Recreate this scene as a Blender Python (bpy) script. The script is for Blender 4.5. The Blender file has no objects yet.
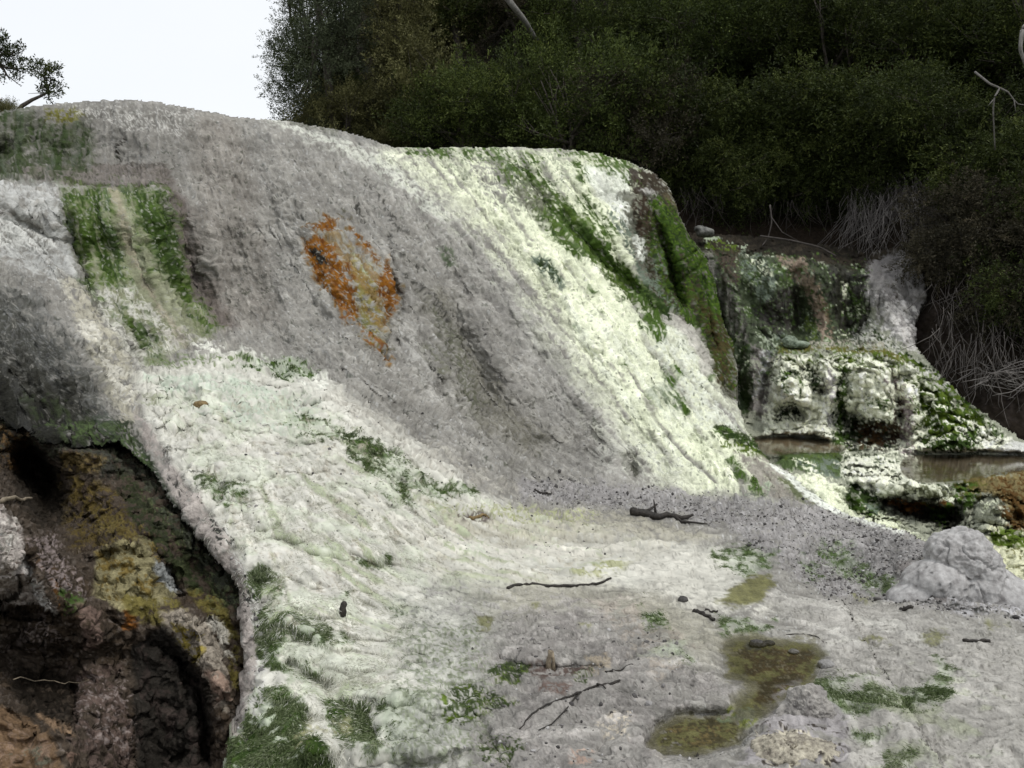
import bpy, math, random
import numpy as np
random.seed(7); RNG = np.random.default_rng(7)
R = math.radians
scene = bpy.context.scene
col = scene.collection

# ------------------------------------------------------------------ camera
F = 887.0; CX, CY = 512.0, 384.0
EYE = np.array([0.0, 0.0, 2.3]); PITCH = math.atan((384-330)/F)
cp, sp = math.cos(PITCH), math.sin(PITCH)
FWD = np.array([0, cp, -sp]); UPV = np.array([0, sp, cp])
cam = bpy.data.cameras.new('camera'); cam.sensor_width = 36; cam.lens = F/1024*36
cam.clip_start = 0.05; cam.clip_end = 3000
camo = bpy.data.objects.new('camera', cam); col.objects.link(camo)
camo.location = EYE; camo.rotation_euler = (math.pi/2-PITCH, 0, 0)
scene.camera = camo

def at(u, v, d):
    """the world point seen at picture position u, v at distance d along the view axis"""
    u = np.asarray(u, float); v = np.asarray(v, float); d = np.asarray(d, float)
    x = (u-CX)/F*d; y = -(v-CY)/F*d
    return EYE + x[..., None]*np.array([1., 0, 0]) + y[..., None]*UPV + d[..., None]*FWD
def depth_on_plane(u, v, zrel):
    y = -(np.asarray(v, float)-CY)/F
    return zrel/(y*cp - sp)

# ------------------------------------------------------------------ noise
_perm = np.random.default_rng(3).permutation(256); _perm = np.concatenate([_perm, _perm, _perm]).astype(np.int32)
_g = np.random.default_rng(4).normal(size=(256, 3)); _g /= np.linalg.norm(_g, axis=1)[:, None]; _g = _g.astype(np.float32)
def noise(P, seed=0):
    P = np.asarray(P, np.float32) + np.float32(seed*17.37)
    i = np.floor(P).astype(np.int32); f = P-i; i &= 255
    w = f*f*f*(f*(f*6-15)+10)
    out = 0
    for dx in (0, 1):
        a = _perm[i[:, 0]+dx]; wx = w[:, 0] if dx else 1-w[:, 0]
        for dy in (0, 1):
            b = _perm[a+i[:, 1]+dy]; wy = wx*(w[:, 1] if dy else 1-w[:, 1])
            for dz in (0, 1):
                g = _g[_perm[b+i[:, 2]+dz] & 255]
                d = g[:, 0]*(f[:, 0]-dx)+g[:, 1]*(f[:, 1]-dy)+g[:, 2]*(f[:, 2]-dz)
                out = out + d*wy*(w[:, 2] if dz else 1-w[:, 2])
    return out*1.6
def fbm(P, f, octs=3, seed=0, gain=.5):
    P = np.asarray(P, np.float32); o = 0; a = 1; t = 0
    for k in range(octs):
        o = o+a*noise(P*np.float32(f*2.03**k), seed+k); t += a; a *= gain
    return o/t
def rank(x):
    r = np.empty(len(x), np.float32); r[np.argsort(x)] = np.linspace(0, 1, len(x), dtype=np.float32); return r
def sstep(a, b, x):
    t = np.clip((x-a)/(b-a), 0, 1); return t*t*(3-2*t)

# ------------------------------------------------------------------ 2-D shapes on the traced plan
def line_dist(u, v, pl, side=False):
    best = np.full(u.shape, 1e9); sg = np.zeros(u.shape); T = np.zeros(u.shape); n = len(pl)-1
    for k in range(n):
        (x0, y0), (x1, y1) = pl[k][:2], pl[k+1][:2]
        dx, dy = x1-x0, y1-y0; L = dx*dx+dy*dy+1e-9
        t = np.clip(((u-x0)*dx+(v-y0)*dy)/L, 0, 1)
        d = np.hypot(u-x0-t*dx, v-y0-t*dy); m = d < best
        best = np.where(m, d, best); T = np.where(m, k+t, T)
        if side: sg = np.where(m, np.sign(dx*(v-y0)-dy*(u-x0)), sg)
    return (best, T, sg) if side else (best, T)
def poly_sd(u, v, pl):
    ins = np.zeros(u.shape, bool); n = len(pl)
    for k in range(n):
        x0, y0 = pl[k]; x1, y1 = pl[(k+1) % n]
        if y0 != y1: ins ^= ((y0 > v) != (y1 > v)) & (u < (x1-x0)*(v-y0)/(y1-y0)+x0)
    d, _ = line_dist(u, v, list(pl)+[pl[0]])
    return np.where(ins, d, -d)

# ------------------------------------------------------------------ materials
def new_mat(name):
    m = bpy.data.materials.new(name); m.use_nodes = True
    nt = m.node_tree; nt.nodes.clear()
    out = nt.nodes.new('ShaderNodeOutputMaterial'); b = nt.nodes.new('ShaderNodeBsdfPrincipled')
    nt.links.new(b.outputs[0], out.inputs[0])
    return m, nt, b, out
def nd(nt, t, **kw):
    n = nt.nodes.new(t)
    for k, v in kw.items():
        if k in n.inputs: n.inputs[k].default_value = v
        else: setattr(n, k, v)
    return n
def ramp(nt, src, stops):
    r = nt.nodes.new('ShaderNodeValToRGB'); e = r.color_ramp.elements
    while len(e) < len(stops): e.new(.5)
    for q, (p, c) in zip(e, stops):
        q.position = p; q.color = (c, c, c, 1) if not hasattr(c, '__len__') else (*c, 1)
    nt.links.new(src, r.inputs[0]); return r.outputs[0]
def mul(nt, a, b, fac=1.0):
    m = nt.nodes.new('ShaderNodeMix'); m.data_type = 'RGBA'; m.blend_type = 'MULTIPLY'
    m.inputs[0].default_value = fac if not hasattr(fac, 'links') else 1
    if hasattr(fac, 'links'): nt.links.new(fac, m.inputs[0])
    nt.links.new(a, m.inputs[6]); nt.links.new(b, m.inputs[7]); return m.outputs[2]
def earth(name, grain=(.72, 1.22), bump=.5, scale=55, rough=.85):
    """mineral crust: mapped pigment broken up by two scales of grain, with pitted relief"""
    m, nt, b, out = new_mat(name)
    at_ = nd(nt, 'ShaderNodeAttribute', attribute_name='pigment')
    wet = nd(nt, 'ShaderNodeAttribute', attribute_name='wet')
    tc = nd(nt, 'ShaderNodeTexCoord')
    n1 = nd(nt, 'ShaderNodeTexNoise', Scale=float(scale), Detail=5.0, Roughness=.65)
    n2 = nd(nt, 'ShaderNodeTexNoise', Scale=float(scale*.22), Detail=4.0, Roughness=.6)
    vo = nd(nt, 'ShaderNodeTexVoronoi', Scale=float(scale*.9))
    for n in (n1, n2, vo): nt.links.new(tc.outputs['Object'], n.inputs['Vector'])
    ga = nd(nt, 'ShaderNodeAttribute', attribute_name='grain')
    c = mul(nt, at_.outputs['Color'], ramp(nt, n1.outputs[0], [(.3, grain[0]), (.7, grain[1])]), ga.outputs['Fac'])
    c = mul(nt, c, ramp(nt, n2.outputs[0], [(.3, .84), (.7, 1.12)]))
    nt.links.new(c, b.inputs['Base Color'])
    mr = nd(nt, 'ShaderNodeMapRange'); mr.inputs[3].default_value = rough; mr.inputs[4].default_value = .14
    nt.links.new(wet.outputs['Fac'], mr.inputs[0]); nt.links.new(mr.outputs[0], b.inputs['Roughness'])
    sp_ = nd(nt, 'ShaderNodeMapRange'); sp_.inputs[3].default_value = .06; sp_.inputs[4].default_value = .55; nt.links.new(wet.outputs['Fac'], sp_.inputs[0]); nt.links.new(sp_.outputs[0], b.inputs['Specular IOR Level'])
    bp = nd(nt, 'ShaderNodeBump', Strength=bump, Distance=.02)
    ad = nd(nt, 'ShaderNodeMath', operation='ADD'); nt.links.new(n1.outputs[0], ad.inputs[0]); nt.links.new(vo.outputs[0], ad.inputs[1])
    nt.links.new(ad.outputs[0], bp.inputs['Height']); nt.links.new(bp.outputs[0], b.inputs['Normal'])
    gs = nd(nt, 'ShaderNodeMath', operation='MULTIPLY'); nt.links.new(ga.outputs['Fac'], gs.inputs[0]); gs.inputs[1].default_value = bump; nt.links.new(gs.outputs[0], bp.inputs['Strength'])
    return m
def plain(name, c1, c2, scale=12, rough=.8, bump=.3, trans=0.0, stretch=(1, 1, 1)):
    m, nt, b, out = new_mat(name)
    tc = nd(nt, 'ShaderNodeTexCoord'); mp = nd(nt, 'ShaderNodeMapping'); mp.inputs['Scale'].default_value = stretch
    nt.links.new(tc.outputs['Object'], mp.inputs[0])
    n1 = nd(nt, 'ShaderNodeTexNoise', Scale=float(scale), Detail=6.0, Roughness=.65); nt.links.new(mp.outputs[0], n1.inputs['Vector'])
    nt.links.new(ramp(nt, n1.outputs[0], [(.32, c1), (.68, c2)]), b.inputs['Base Color'])
    b.inputs['Roughness'].default_value = rough; b.inputs['Specular IOR Level'].default_value = .3
    bp = nd(nt, 'ShaderNodeBump', Strength=bump, Distance=.02); nt.links.new(n1.outputs[0], bp.inputs['Height']); nt.links.new(bp.outputs[0], b.inputs['Normal'])
    return m
def leaf_mat(name, dark, light, third):
    m, nt, b, out = new_mat(name)
    tc = nd(nt, 'ShaderNodeTexCoord'); a = nd(nt, 'ShaderNodeAttribute', attribute_name='vary'); oi = nd(nt, 'ShaderNodeObjectInfo')
    n1 = nd(nt, 'ShaderNodeTexNoise', Scale=1.1, Detail=3.0); nt.links.new(tc.outputs['Object'], n1.inputs['Vector'])
    s = nd(nt, 'ShaderNodeMath', operation='MULTIPLY_ADD'); nt.links.new(n1.outputs[0], s.inputs[0]); s.inputs[1].default_value = .9
    nt.links.new(a.outputs['Fac'], s.inputs[2])
    s2 = nd(nt, 'ShaderNodeMath', operation='MULTIPLY_ADD'); nt.links.new(oi.outputs['Random'], s2.inputs[0]); s2.inputs[1].default_value = .2; nt.links.new(s.outputs[0], s2.inputs[2])
    c = ramp(nt, s2.outputs[0], [(.35, dark), (.8, light), (1.0, third)])
    nt.links.new(c, b.inputs['Base Color']); b.inputs['Roughness'].default_value = .6; b.inputs['Specular IOR Level'].default_value = .15
    tr = nd(nt, 'ShaderNodeBsdfTranslucent'); nt.links.new(c, tr.inputs[0])
    mx = nd(nt, 'ShaderNodeMixShader', Fac=.25); nt.links.new(b.outputs[0], mx.inputs[1]); nt.links.new(tr.outputs[0], mx.inputs[2]); nt.links.new(mx.outputs[0], out.inputs[0])
    return m
def water_mat(name, tint, opacity):
    m, nt, b, out = new_mat(name)
    b.inputs['Base Color'].default_value = (*tint, 1); b.inputs['Roughness'].default_value = .06
    tp = nd(nt, 'ShaderNodeBsdfTransparent'); gl = nd(nt, 'ShaderNodeBsdfGlossy', Roughness=.04)
    tc = nd(nt, 'ShaderNodeTexCoord'); n1 = nd(nt, 'ShaderNodeTexNoise', Scale=14.0, Detail=3.0); nt.links.new(tc.outputs['Object'], n1.inputs['Vector'])
    bp = nd(nt, 'ShaderNodeBump', Strength=.12, Distance=.01); nt.links.new(n1.outputs[0], bp.inputs['Height'])
    for n in (b, gl): nt.links.new(bp.outputs[0], n.inputs['Normal'])
    fr = nd(nt, 'ShaderNodeFresnel', IOR=1.33); nt.links.new(bp.outputs[0], fr.inputs['Normal'])
    m1 = nd(nt, 'ShaderNodeMixShader', Fac=opacity); nt.links.new(tp.outputs[0], m1.inputs[1]); nt.links.new(b.outputs[0], m1.inputs[2])
    m2 = nd(nt, 'ShaderNodeMixShader'); nt.links.new(fr.outputs[0], m2.inputs[0]); nt.links.new(m1.outputs[0], m2.inputs[1]); nt.links.new(gl.outputs[0], m2.inputs[2])
    nt.links.new(m2.outputs[0], out.inputs[0]); return m

# ------------------------------------------------------------------ object helpers
def mesh_obj(name, V, Fc, mat, parent=None, smooth=True):
    me = bpy.data.meshes.new(name)
    V = np.asarray(V, np.float32)
    if isinstance(Fc, np.ndarray):
        k = Fc.shape[1]; nf = len(Fc)
        me.vertices.add(len(V)); me.vertices.foreach_set('co', V.ravel())
        me.loops.add(nf*k); me.loops.foreach_set('vertex_index', Fc.astype(np.int32).ravel())
        me.polygons.add(nf); me.polygons.foreach_set('loop_start', np.arange(0, nf*k, k, dtype=np.int32))
        me.update(calc_edges=True)
    else:
        me.from_pydata(V.tolist(), [], Fc)
    me.polygons.foreach_set('use_smooth', np.full(len(me.polygons), smooth, bool))
    me.validate(); me.materials.append(mat)
    o = bpy.data.objects.new(name, me); col.objects.link(o); o.parent = parent
    return o
def set_attr(o, name, vals, kind='FLOAT'):
    a = o.data.attributes.new(name, kind, 'POINT')
    if kind == 'FLOAT': a.data.foreach_set('value', np.asarray(vals, np.float32))
    else:
        c = np.ones((len(vals), 4), np.float32); c[:, :3] = vals; a.data.foreach_set('color', c.ravel())
def tag(o, label=None, cat=None, group=None, kind=None):
    if label: o['label'] = label
    if cat: o['category'] = cat
    if group: o['group'] = group
    if kind: o['kind'] = kind
    return o
def empty(name, loc, label, cat, group=None):
    o = bpy.data.objects.new(name, None); col.objects.link(o); o.location = loc; o.empty_display_size = .2
    return tag(o, label, cat, group)
def copy_tree(o, parent=None):
    c = o.copy(); col.objects.link(c); c.parent = parent
    for ch in [x for x in bpy.data.objects if x.parent == o]: copy_tree(ch, c)
    return c
class MB:
    def __init__(s): s.v = []; s.f = []; s.n = 0
    def add(s, v, f):
        s.v.append(np.asarray(v, float)); s.f += [tuple(i+s.n for i in q) for q in f]; s.n += len(v)
    def tube(s, pts, rad, seg=6):
        pts = np.asarray(pts, float); n = len(pts); vs = []; fs = []
        for k in range(n):
            t = pts[min(k+1, n-1)]-pts[max(k-1, 0)]; t /= np.linalg.norm(t)+1e-9
            a = np.cross(t, [0.3, 0.2, 1] if abs(t[2]) < .8 else [1, .2, .1]); a /= np.linalg.norm(a); b = np.cross(t, a)
            for j in range(seg):
                w = 2*math.pi*j/seg; vs.append(pts[k]+rad[k]*(math.cos(w)*a+math.sin(w)*b))
        for k in range(n-1):
            for j in range(seg):
                j2 = (j+1) % seg; fs.append((k*seg+j, k*seg+j2, (k+1)*seg+j2, (k+1)*seg+j))
        fs.append(tuple(range(seg))[::-1]); fs.append(tuple((n-1)*seg+j for j in range(seg)))
        s.add(vs, fs)
    def build(s, name, mat, parent=None, smooth=True): return mesh_obj(name, np.concatenate(s.v), s.f, mat, parent, smooth)

# ------------------------------------------------------------------ a sheet of land modelled from surveyed control points
class Land:
    def __init__(s, name, ctrl, poly, box, step, edge_noise=1.5, poolspec=()):
        s.name = name
        c = np.array(ctrl, float)
        S = 400.0
        X = c[:, :2]/S; y = np.log(c[:, 2]); n = len(c)
        def phi(r2): return r2*np.log(r2+1e-9)*.5
        K = phi(((X[:, None]-X[None])**2).sum(-1))+np.eye(n)*2e-4
        Pm = np.hstack([np.ones((n, 1)), X]); M = np.zeros((n+3, n+3)); M[:n, :n] = K; M[:n, n:] = Pm; M[n:, :n] = Pm.T
        w = np.linalg.solve(M, np.concatenate([y, np.zeros(3)]))
        s.us = np.arange(box[0], box[2]+step, step); s.vs = np.arange(box[1], box[3]+step, step)
        s.U, s.V = np.meshgrid(s.us, s.vs); sh = s.U.shape
        # the spline is smooth: solve it on a coarse grid and interpolate
        k = 4
        cu = np.arange(box[0], box[2]+step+k*step, k*step); cv = np.arange(box[1], box[3]+step+k*step, k*step)
        A, B = np.meshgrid(cu, cv); Q = np.stack([A.ravel(), B.ravel()], 1)/S
        z = w[n]+Q@w[n+1:]
        for j in range(n): z += w[j]*phi(((Q-X[j])**2).sum(1))
        z = z.reshape(A.shape)
        fi = (s.us-cu[0])/(k*step); i0 = np.clip(fi.astype(int), 0, len(cu)-2); fx = fi-i0
        fj = (s.vs-cv[0])/(k*step); j0 = np.clip(fj.astype(int), 0, len(cv)-2); fy = fj-j0
        zz = z[:, i0]*(1-fx)+z[:, i0+1]*fx
        s.D = np.exp(zz[j0]*(1-fy)[:, None]+zz[j0+1]*fy[:, None])
        s.poly = poly; s.sd = poly_sd(s.U, s.V, poly)
        wob = fbm(np.stack([s.U.ravel()/9, s.V.ravel()/9, 0*s.U.ravel()+5], 1), 1, 3).reshape(sh)
        s.mask = s.sd+wob*edge_noise > 0
        s.pools = poolspec; s.guides = None; s.guide_weight = 0
    def rollover(s, pl, w, k):
        """the land curls away round an edge line; w = reach, k = how far it turns back (number or one per point)"""
        d, t = line_dist(s.U, s.V, pl); q = np.clip(1-d/w, 0, 1)
        kk = np.interp(t, np.arange(len(pl)), k) if hasattr(k, '__len__') else k
        s.D = s.D+kk*(1-np.sqrt(np.clip(1-q*q, 0, 1)))
    def step(s, pl, w, k):
        """a break of slope: the land right of the line falls back by k metres"""
        d, t, sg = line_dist(s.U, s.V, pl, True)
        kk = np.interp(t, np.arange(len(pl)), k)
        s.D = s.D+np.where(sg < 0, kk*sstep(0, w, d)**.6, 0)
    def bump(s, pl, w, k):
        """ridge (k<0, nearer) or gully (k>0) along a line"""
        d, t = line_dist(s.U, s.V, pl); kk = np.interp(t, np.arange(len(pl)), k) if hasattr(k, '__len__') else k
        s.D = s.D+kk*np.exp(-(d/w)**2)
    def rough(s, fn_depth, fn_norm):
        for pl, zr, reach in s.pools:
            q = sstep(-reach, 0, poly_sd(s.U, s.V, pl)); s.D = s.D*(1-q)+q*depth_on_plane(s.U, s.V, zr-.03)
        m = s.mask
        P = at(s.U, s.V, s.D); sh = s.U.shape
        s.flow(P)
        dd = np.zeros(sh); damp = np.ones(sh)
        for pl, zr, reach in s.pools: damp *= 1-.85*sstep(-reach, 0, poly_sd(s.U, s.V, pl))
        if fn_depth is not None: dd[m] = fn_depth(P[m], s.U[m], s.V[m], s.lic[0][m], s.lic[1][m])*damp[m]
        P = at(s.U, s.V, s.D+dd)
        du = np.gradient(P, axis=1); dv = np.gradient(P, axis=0)
        N = np.cross(dv, du); N /= np.linalg.norm(N, axis=2)[..., None]+1e-9
        flip = (N*(P-EYE)).sum(-1) > 0; N[flip] *= -1
        h = np.zeros(sh); h[m] = fn_norm(P[m], s.U[m], s.V[m], s.lic[0][m], s.lic[1][m])*damp[m]
        s.P = P+N*h[..., None]; s.N = N
    def flow(s, P):
        """streaks that follow the fall line of the land: noise smeared along the way water would run"""
        sh = s.U.shape; du = np.gradient(P, axis=1); dv = np.gradient(P, axis=0)
        N = np.cross(dv, du); N /= np.linalg.norm(N, axis=2)[..., None]+1e-9
        T = -np.array([0, 0, 1.])+N*N[..., 2:3]
        a11 = (du*du).sum(-1); a22 = (dv*dv).sum(-1); a12 = (du*dv).sum(-1); b1 = (T*du).sum(-1); b2 = (T*dv).sum(-1); det = a11*a22-a12*a12+1e-12
        fu = (b1*a22-b2*a12)/det; fv = (b2*a11-b1*a12)/det; L = np.hypot(fu, fv)+1e-9
        fu = np.clip(fu/L, -1, 1).astype(np.float32); fv = np.clip(fv/L, -1, 1).astype(np.float32)
        if s.guides is not None:
            g_ = np.array(s.guides, float); wsum = 0; gx = 0; gy = 0
            for (x, y, a, b) in g_: w_ = 1/((s.U-x)**2+(s.V-y)**2+400)**1.5; wsum = wsum+w_; gx = gx+w_*a; gy = gy+w_*b
            k = s.guide_weight; fu = (1-k)*fu+k*gx/wsum; fv = (1-k)*fv+k*gy/wsum; L = np.hypot(fu, fv)+1e-9; fu = (fu/L).astype(np.float32); fv = (fv/L).astype(np.float32)
        s.lic = []
        flat = P.reshape(-1, 3)
        for f, n in ((17, 7), (6.0, 24)):
            src = noise(flat*f, int(f)).reshape(sh).astype(np.float32)+.6*noise(flat*f*2.2, int(f)+1).reshape(sh).astype(np.float32)
            acc = src.copy(); wt = 1.0
            for sg in (-1, 1):
                x, y = np.meshgrid(np.arange(sh[1], dtype=np.float32), np.arange(sh[0], dtype=np.float32))
                for k in range(n):
                    i = np.clip((y+.5).astype(np.int32), 0, sh[0]-1); j = np.clip((x+.5).astype(np.int32), 0, sh[1]-1)
                    x += sg*fu[i, j]; y += sg*fv[i, j]
                    i = np.clip((y+.5).astype(np.int32), 0, sh[0]-1); j = np.clip((x+.5).astype(np.int32), 0, sh[1]-1)
                    acc += src[i, j]
            acc -= acc.mean(); acc /= acc.std()+1e-9; s.lic.append(np.clip(acc, -2.5, 2.5))
        s.slope = np.sqrt(np.clip(1-N[..., 2]**2, 0, 1))
    def point(s, u, v):
        i = int(round((u-s.us[0])/(s.us[1]-s.us[0]))); j = int(round((v-s.vs[0])/(s.vs[1]-s.vs[0])))
        i = min(max(i, 0), len(s.us)-1); j = min(max(j, 0), len(s.vs)-1); return s.P[j, i].copy(), s.N[j, i].copy()
    def build(s, mat, paint, skirt):
        m = s.mask
        fm = m[:-1, :-1] & m[1:, :-1] & m[:-1, 1:] & m[1:, 1:]
        idx = np.arange(m.size).reshape(m.shape)
        quads = np.stack([idx[:-1, :-1][fm], idx[1:, :-1][fm], idx[1:, 1:][fm], idx[:-1, 1:][fm]], 1)
        used = np.unique(quads); remap = np.full(m.size, -1); remap[used] = np.arange(len(used)); q = remap[quads]
        V = s.P.reshape(-1, 3)[used]; u = s.U.ravel()[used]; v = s.V.ravel()[used]; N = s.N.reshape(-1, 3)[used]
        s.q, s.used, s.pu, s.pv, s.PV, s.NV = q, used, u, v, V, N
        C, W, G = paint(V, u, v, N, s.lic[0].ravel()[used], s.lic[1].ravel()[used])
        s.C = C; s.W = W
        # the land goes on behind every visible edge
        e = np.concatenate([q[:, [0, 1]], q[:, [1, 2]], q[:, [2, 3]], q[:, [3, 0]]]); k = np.sort(e, 1); key = k[:, 0].astype(np.int64)*len(V)+k[:, 1]
        un, inv, cnt = np.unique(key, return_inverse=True, return_counts=True); be = e[cnt[inv] == 1]
        bv = np.unique(be); rm = np.full(len(V), -1); rm[bv] = np.arange(len(bv))
        away = V[bv]-EYE; away[:, 2] = 0; away /= np.linalg.norm(away, axis=1)[:, None]
        sc = skirt(u[bv], v[bv]); sc, dn = sc if isinstance(sc, tuple) else (sc, 1.0); rings = [(.12, .02), (.4, .12), (.9, .45), (1.7, 1.3), (2.6, 2.6), (3.2, 4.2)]
        allV = [V]; allQ = [q]; allC = [C]; allW = [W]; allG = [G]; n0 = len(V); prev = bv
        ringprev = None
        for j, (a, b) in enumerate(rings):
            nv = V[bv]+away*(a*sc)[:, None]; nv[:, 2] -= b*sc*dn
            nv += .06*np.stack([noise(nv*2.0, 5), noise(nv*2.0, 6), noise(nv*2.0, 7)], 1)*np.minimum(sc, 1)[:, None]
            base = n0+j*len(bv)
            p0 = be[:, 0] if j == 0 else base-len(bv)+rm[be[:, 0]]; p1 = be[:, 1] if j == 0 else base-len(bv)+rm[be[:, 1]]
            allQ.append(np.stack([p1, p0, base+rm[be[:, 0]], base+rm[be[:, 1]]], 1)); allV.append(nv); allC.append(C[bv]); allW.append(W[bv]); allG.append(G[bv])
        o = mesh_obj(s.name, np.concatenate(allV), np.concatenate(allQ), mat)
        set_attr(o, 'pigment', np.concatenate(allC), 'FLOAT_COLOR'); set_attr(o, 'wet', np.concatenate(allW)); set_attr(o, 'grain', np.concatenate(allG))
        s.obj = o; return o

class Painter:
    """lays mineral and algal pigments over bare land; edges broken by noise that lives in the ground"""
    def __init__(s, P, u, v, base, l0, l1):
        s.P, s.u, s.v = P, u, v; s.C = np.tile(np.array(base, np.float32), (len(P), 1)); s.W = np.zeros(len(P), np.float32)
        s.nb = fbm(P, 2.2, 3, 11); s.nc = fbm(P, 8, 3, 21); s.nd = fbm(P, 28, 2, 31); s.ne = noise(P*70, 41)
        st = np.array([13.0, 9.0, 2.6]); s.ns = fbm(P*st, 1.0, 3, 51)
        s.r = {'c': rank(s.nc+.6*s.nd), 'd': rank(s.nd+.4*s.ne+.4*s.nc), 's': rank(s.ns+.35*s.nd), 'b': rank(s.nb+.4*s.nc), 'e': rank(s.ne+.3*s.nd)}
        s.r['f'] = rank(l0+.35*s.nd+.3*s.nc); s.r['g'] = rank(l1+.4*s.nc+.25*s.nd); s.l0, s.l1 = l0, l1; s.crisp = .6; s.em = 1.0
        s.green = np.zeros(len(P), np.float32); s.soft = np.zeros(len(P), np.float32)
    def mask(s, shape, soft=8, edge=8, cov=1.0, field='c', band=.12):
        if shape is None: m = np.ones(len(s.P), np.float32)
        else:
            if shape[0] == 's': pts = np.array(shape[1], float); pad = np.max(shape[2])
            else: pts = np.array(shape, float); pad = 0
            pad += soft+edge*1.6+2
            bx = (s.u > pts[:, 0].min()-pad) & (s.u < pts[:, 0].max()+pad) & (s.v > pts[:, 1].min()-pad) & (s.v < pts[:, 1].max()+pad)
            m = np.zeros(len(s.P), np.float32)
            if not bx.any(): return m
            u, v = s.u[bx], s.v[bx]
            if shape[0] == 's':
                d, t = line_dist(u, v, shape[1]); w = np.interp(t, np.arange(len(shape[1])), shape[2]) if hasattr(shape[2], '__len__') else shape[2]
                sd = w-d
            else: sd = poly_sd(u, v, shape)
            sd = sd+edge*(.8*s.nb[bx]+.9*s.nc[bx]+.5*s.nd[bx])
            m[bx] = sstep(-soft, soft, sd)
        if cov < 1:
            r = s.r[field]; m = m*sstep(1-cov-band, 1-cov+band, r*.999-(1-m)*.25)
        return m
    def lay(s, colr, shape, soft=8, edge=8, cov=1.0, field='c', band=.12, k=1.0, wet=None, green=0.0):
        soft *= s.crisp; edge *= s.em; band = band if band > .12 else band*s.crisp
        m = s.mask(shape, soft, edge, cov, field, band)*k
        s.C += (np.array(colr, np.float32)-s.C)*m[:, None]
        if wet is not None: s.W += (wet-s.W)*m
        if green: s.green = np.maximum(s.green, m*green)
        elif k > .5: s.green *= 1-m
        return m
    def cracks(s, shape, freq, w, k, colr=(.04, .038, .034), soft=10, warp=.15):
        """fine dark joints where the crust has split"""
        m = s.mask(shape, soft, 12) if shape is not None else np.ones(len(s.P), np.float32)
        q = s.P*np.array([1, 1, 1.6])+warp*np.stack([s.nc, s.nb, s.nd], 1); f = np.exp(-(noise(q*freq, 61)/w)**2)*sstep(-.15, .35, noise(s.P*freq*.6, 62))
        s.C += (np.array(colr, np.float32)-s.C)*(m*f*k)[:, None]
    def mottle(s, a=.16, b=.12, c=.10, d=.075, e=.06):
        k = 1-.6*s.soft
        s.C *= np.clip(1+k*(a*s.nc+b*s.nd+c*s.ne)+d*s.l0+e*s.l1, .3, 1.8)[:, None]

# ------------------------------------------------------------------ pigments (linear albedo)
GREY = (.275, .264, .238); GREY_D = (.13, .122, .11); GREY_L = (.40, .39, .36); MAUVE = (.265, .252, .232)
WHITE = (.80, .835, .62); CHALK = (.72, .74, .66); CREAM = (.53, .52, .46); SAGE = (.36, .41, .30); BUFF = (.37, .35, .28)
ALGA = (.056, .100, .018); ALGA_D = (.024, .042, .010); MOSS = (.092, .135, .020); OLIVE = (.13, .125, .03); TEAL = (.15, .185, .14)
ORANGE = (.20, .078, .003); OCHRE = (.26, .225, .07); RUST = (.17, .075, .02); BROWN = (.065, .045, .028); DARK = (.022, .019, .015); TAN = (.26, .20, .15)

# ------------------------------------------------------------------ main terrace
CREST = [(-60, 116), (0, 111), (25, 107), (60, 103), (100, 100), (130, 100), (160, 102), (200, 110), (240, 117), (262, 119), (290, 121), (330, 128), (360, 135),
         (392, 147), (440, 148), (500, 147), (560, 149), (600, 153), (630, 162), (655, 173), (668, 186), (676, 205), (688, 232), (705, 255), (716, 285), (722, 318),
         (731, 340), (738, 370), (737, 400), (745, 428), (770, 462), (792, 474), (815, 492), (842, 512), (862, 519), (905, 532), (940, 548), (985, 580), (1024, 605), (1120, 650)]
LIP = [(-60, 428), (0, 424), (24, 432), (50, 446), (80, 450), (120, 444), (150, 470), (166, 492), (195, 528), (222, 565), (238, 592), (243, 640), (243, 690), (236, 735), (226, 780), (220, 850)]
RIDGE = [(560, 165), (590, 192), (612, 222), (640, 283), (656, 304), (676, 320), (693, 342), (706, 366), (716, 396), (728, 416)]
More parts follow.
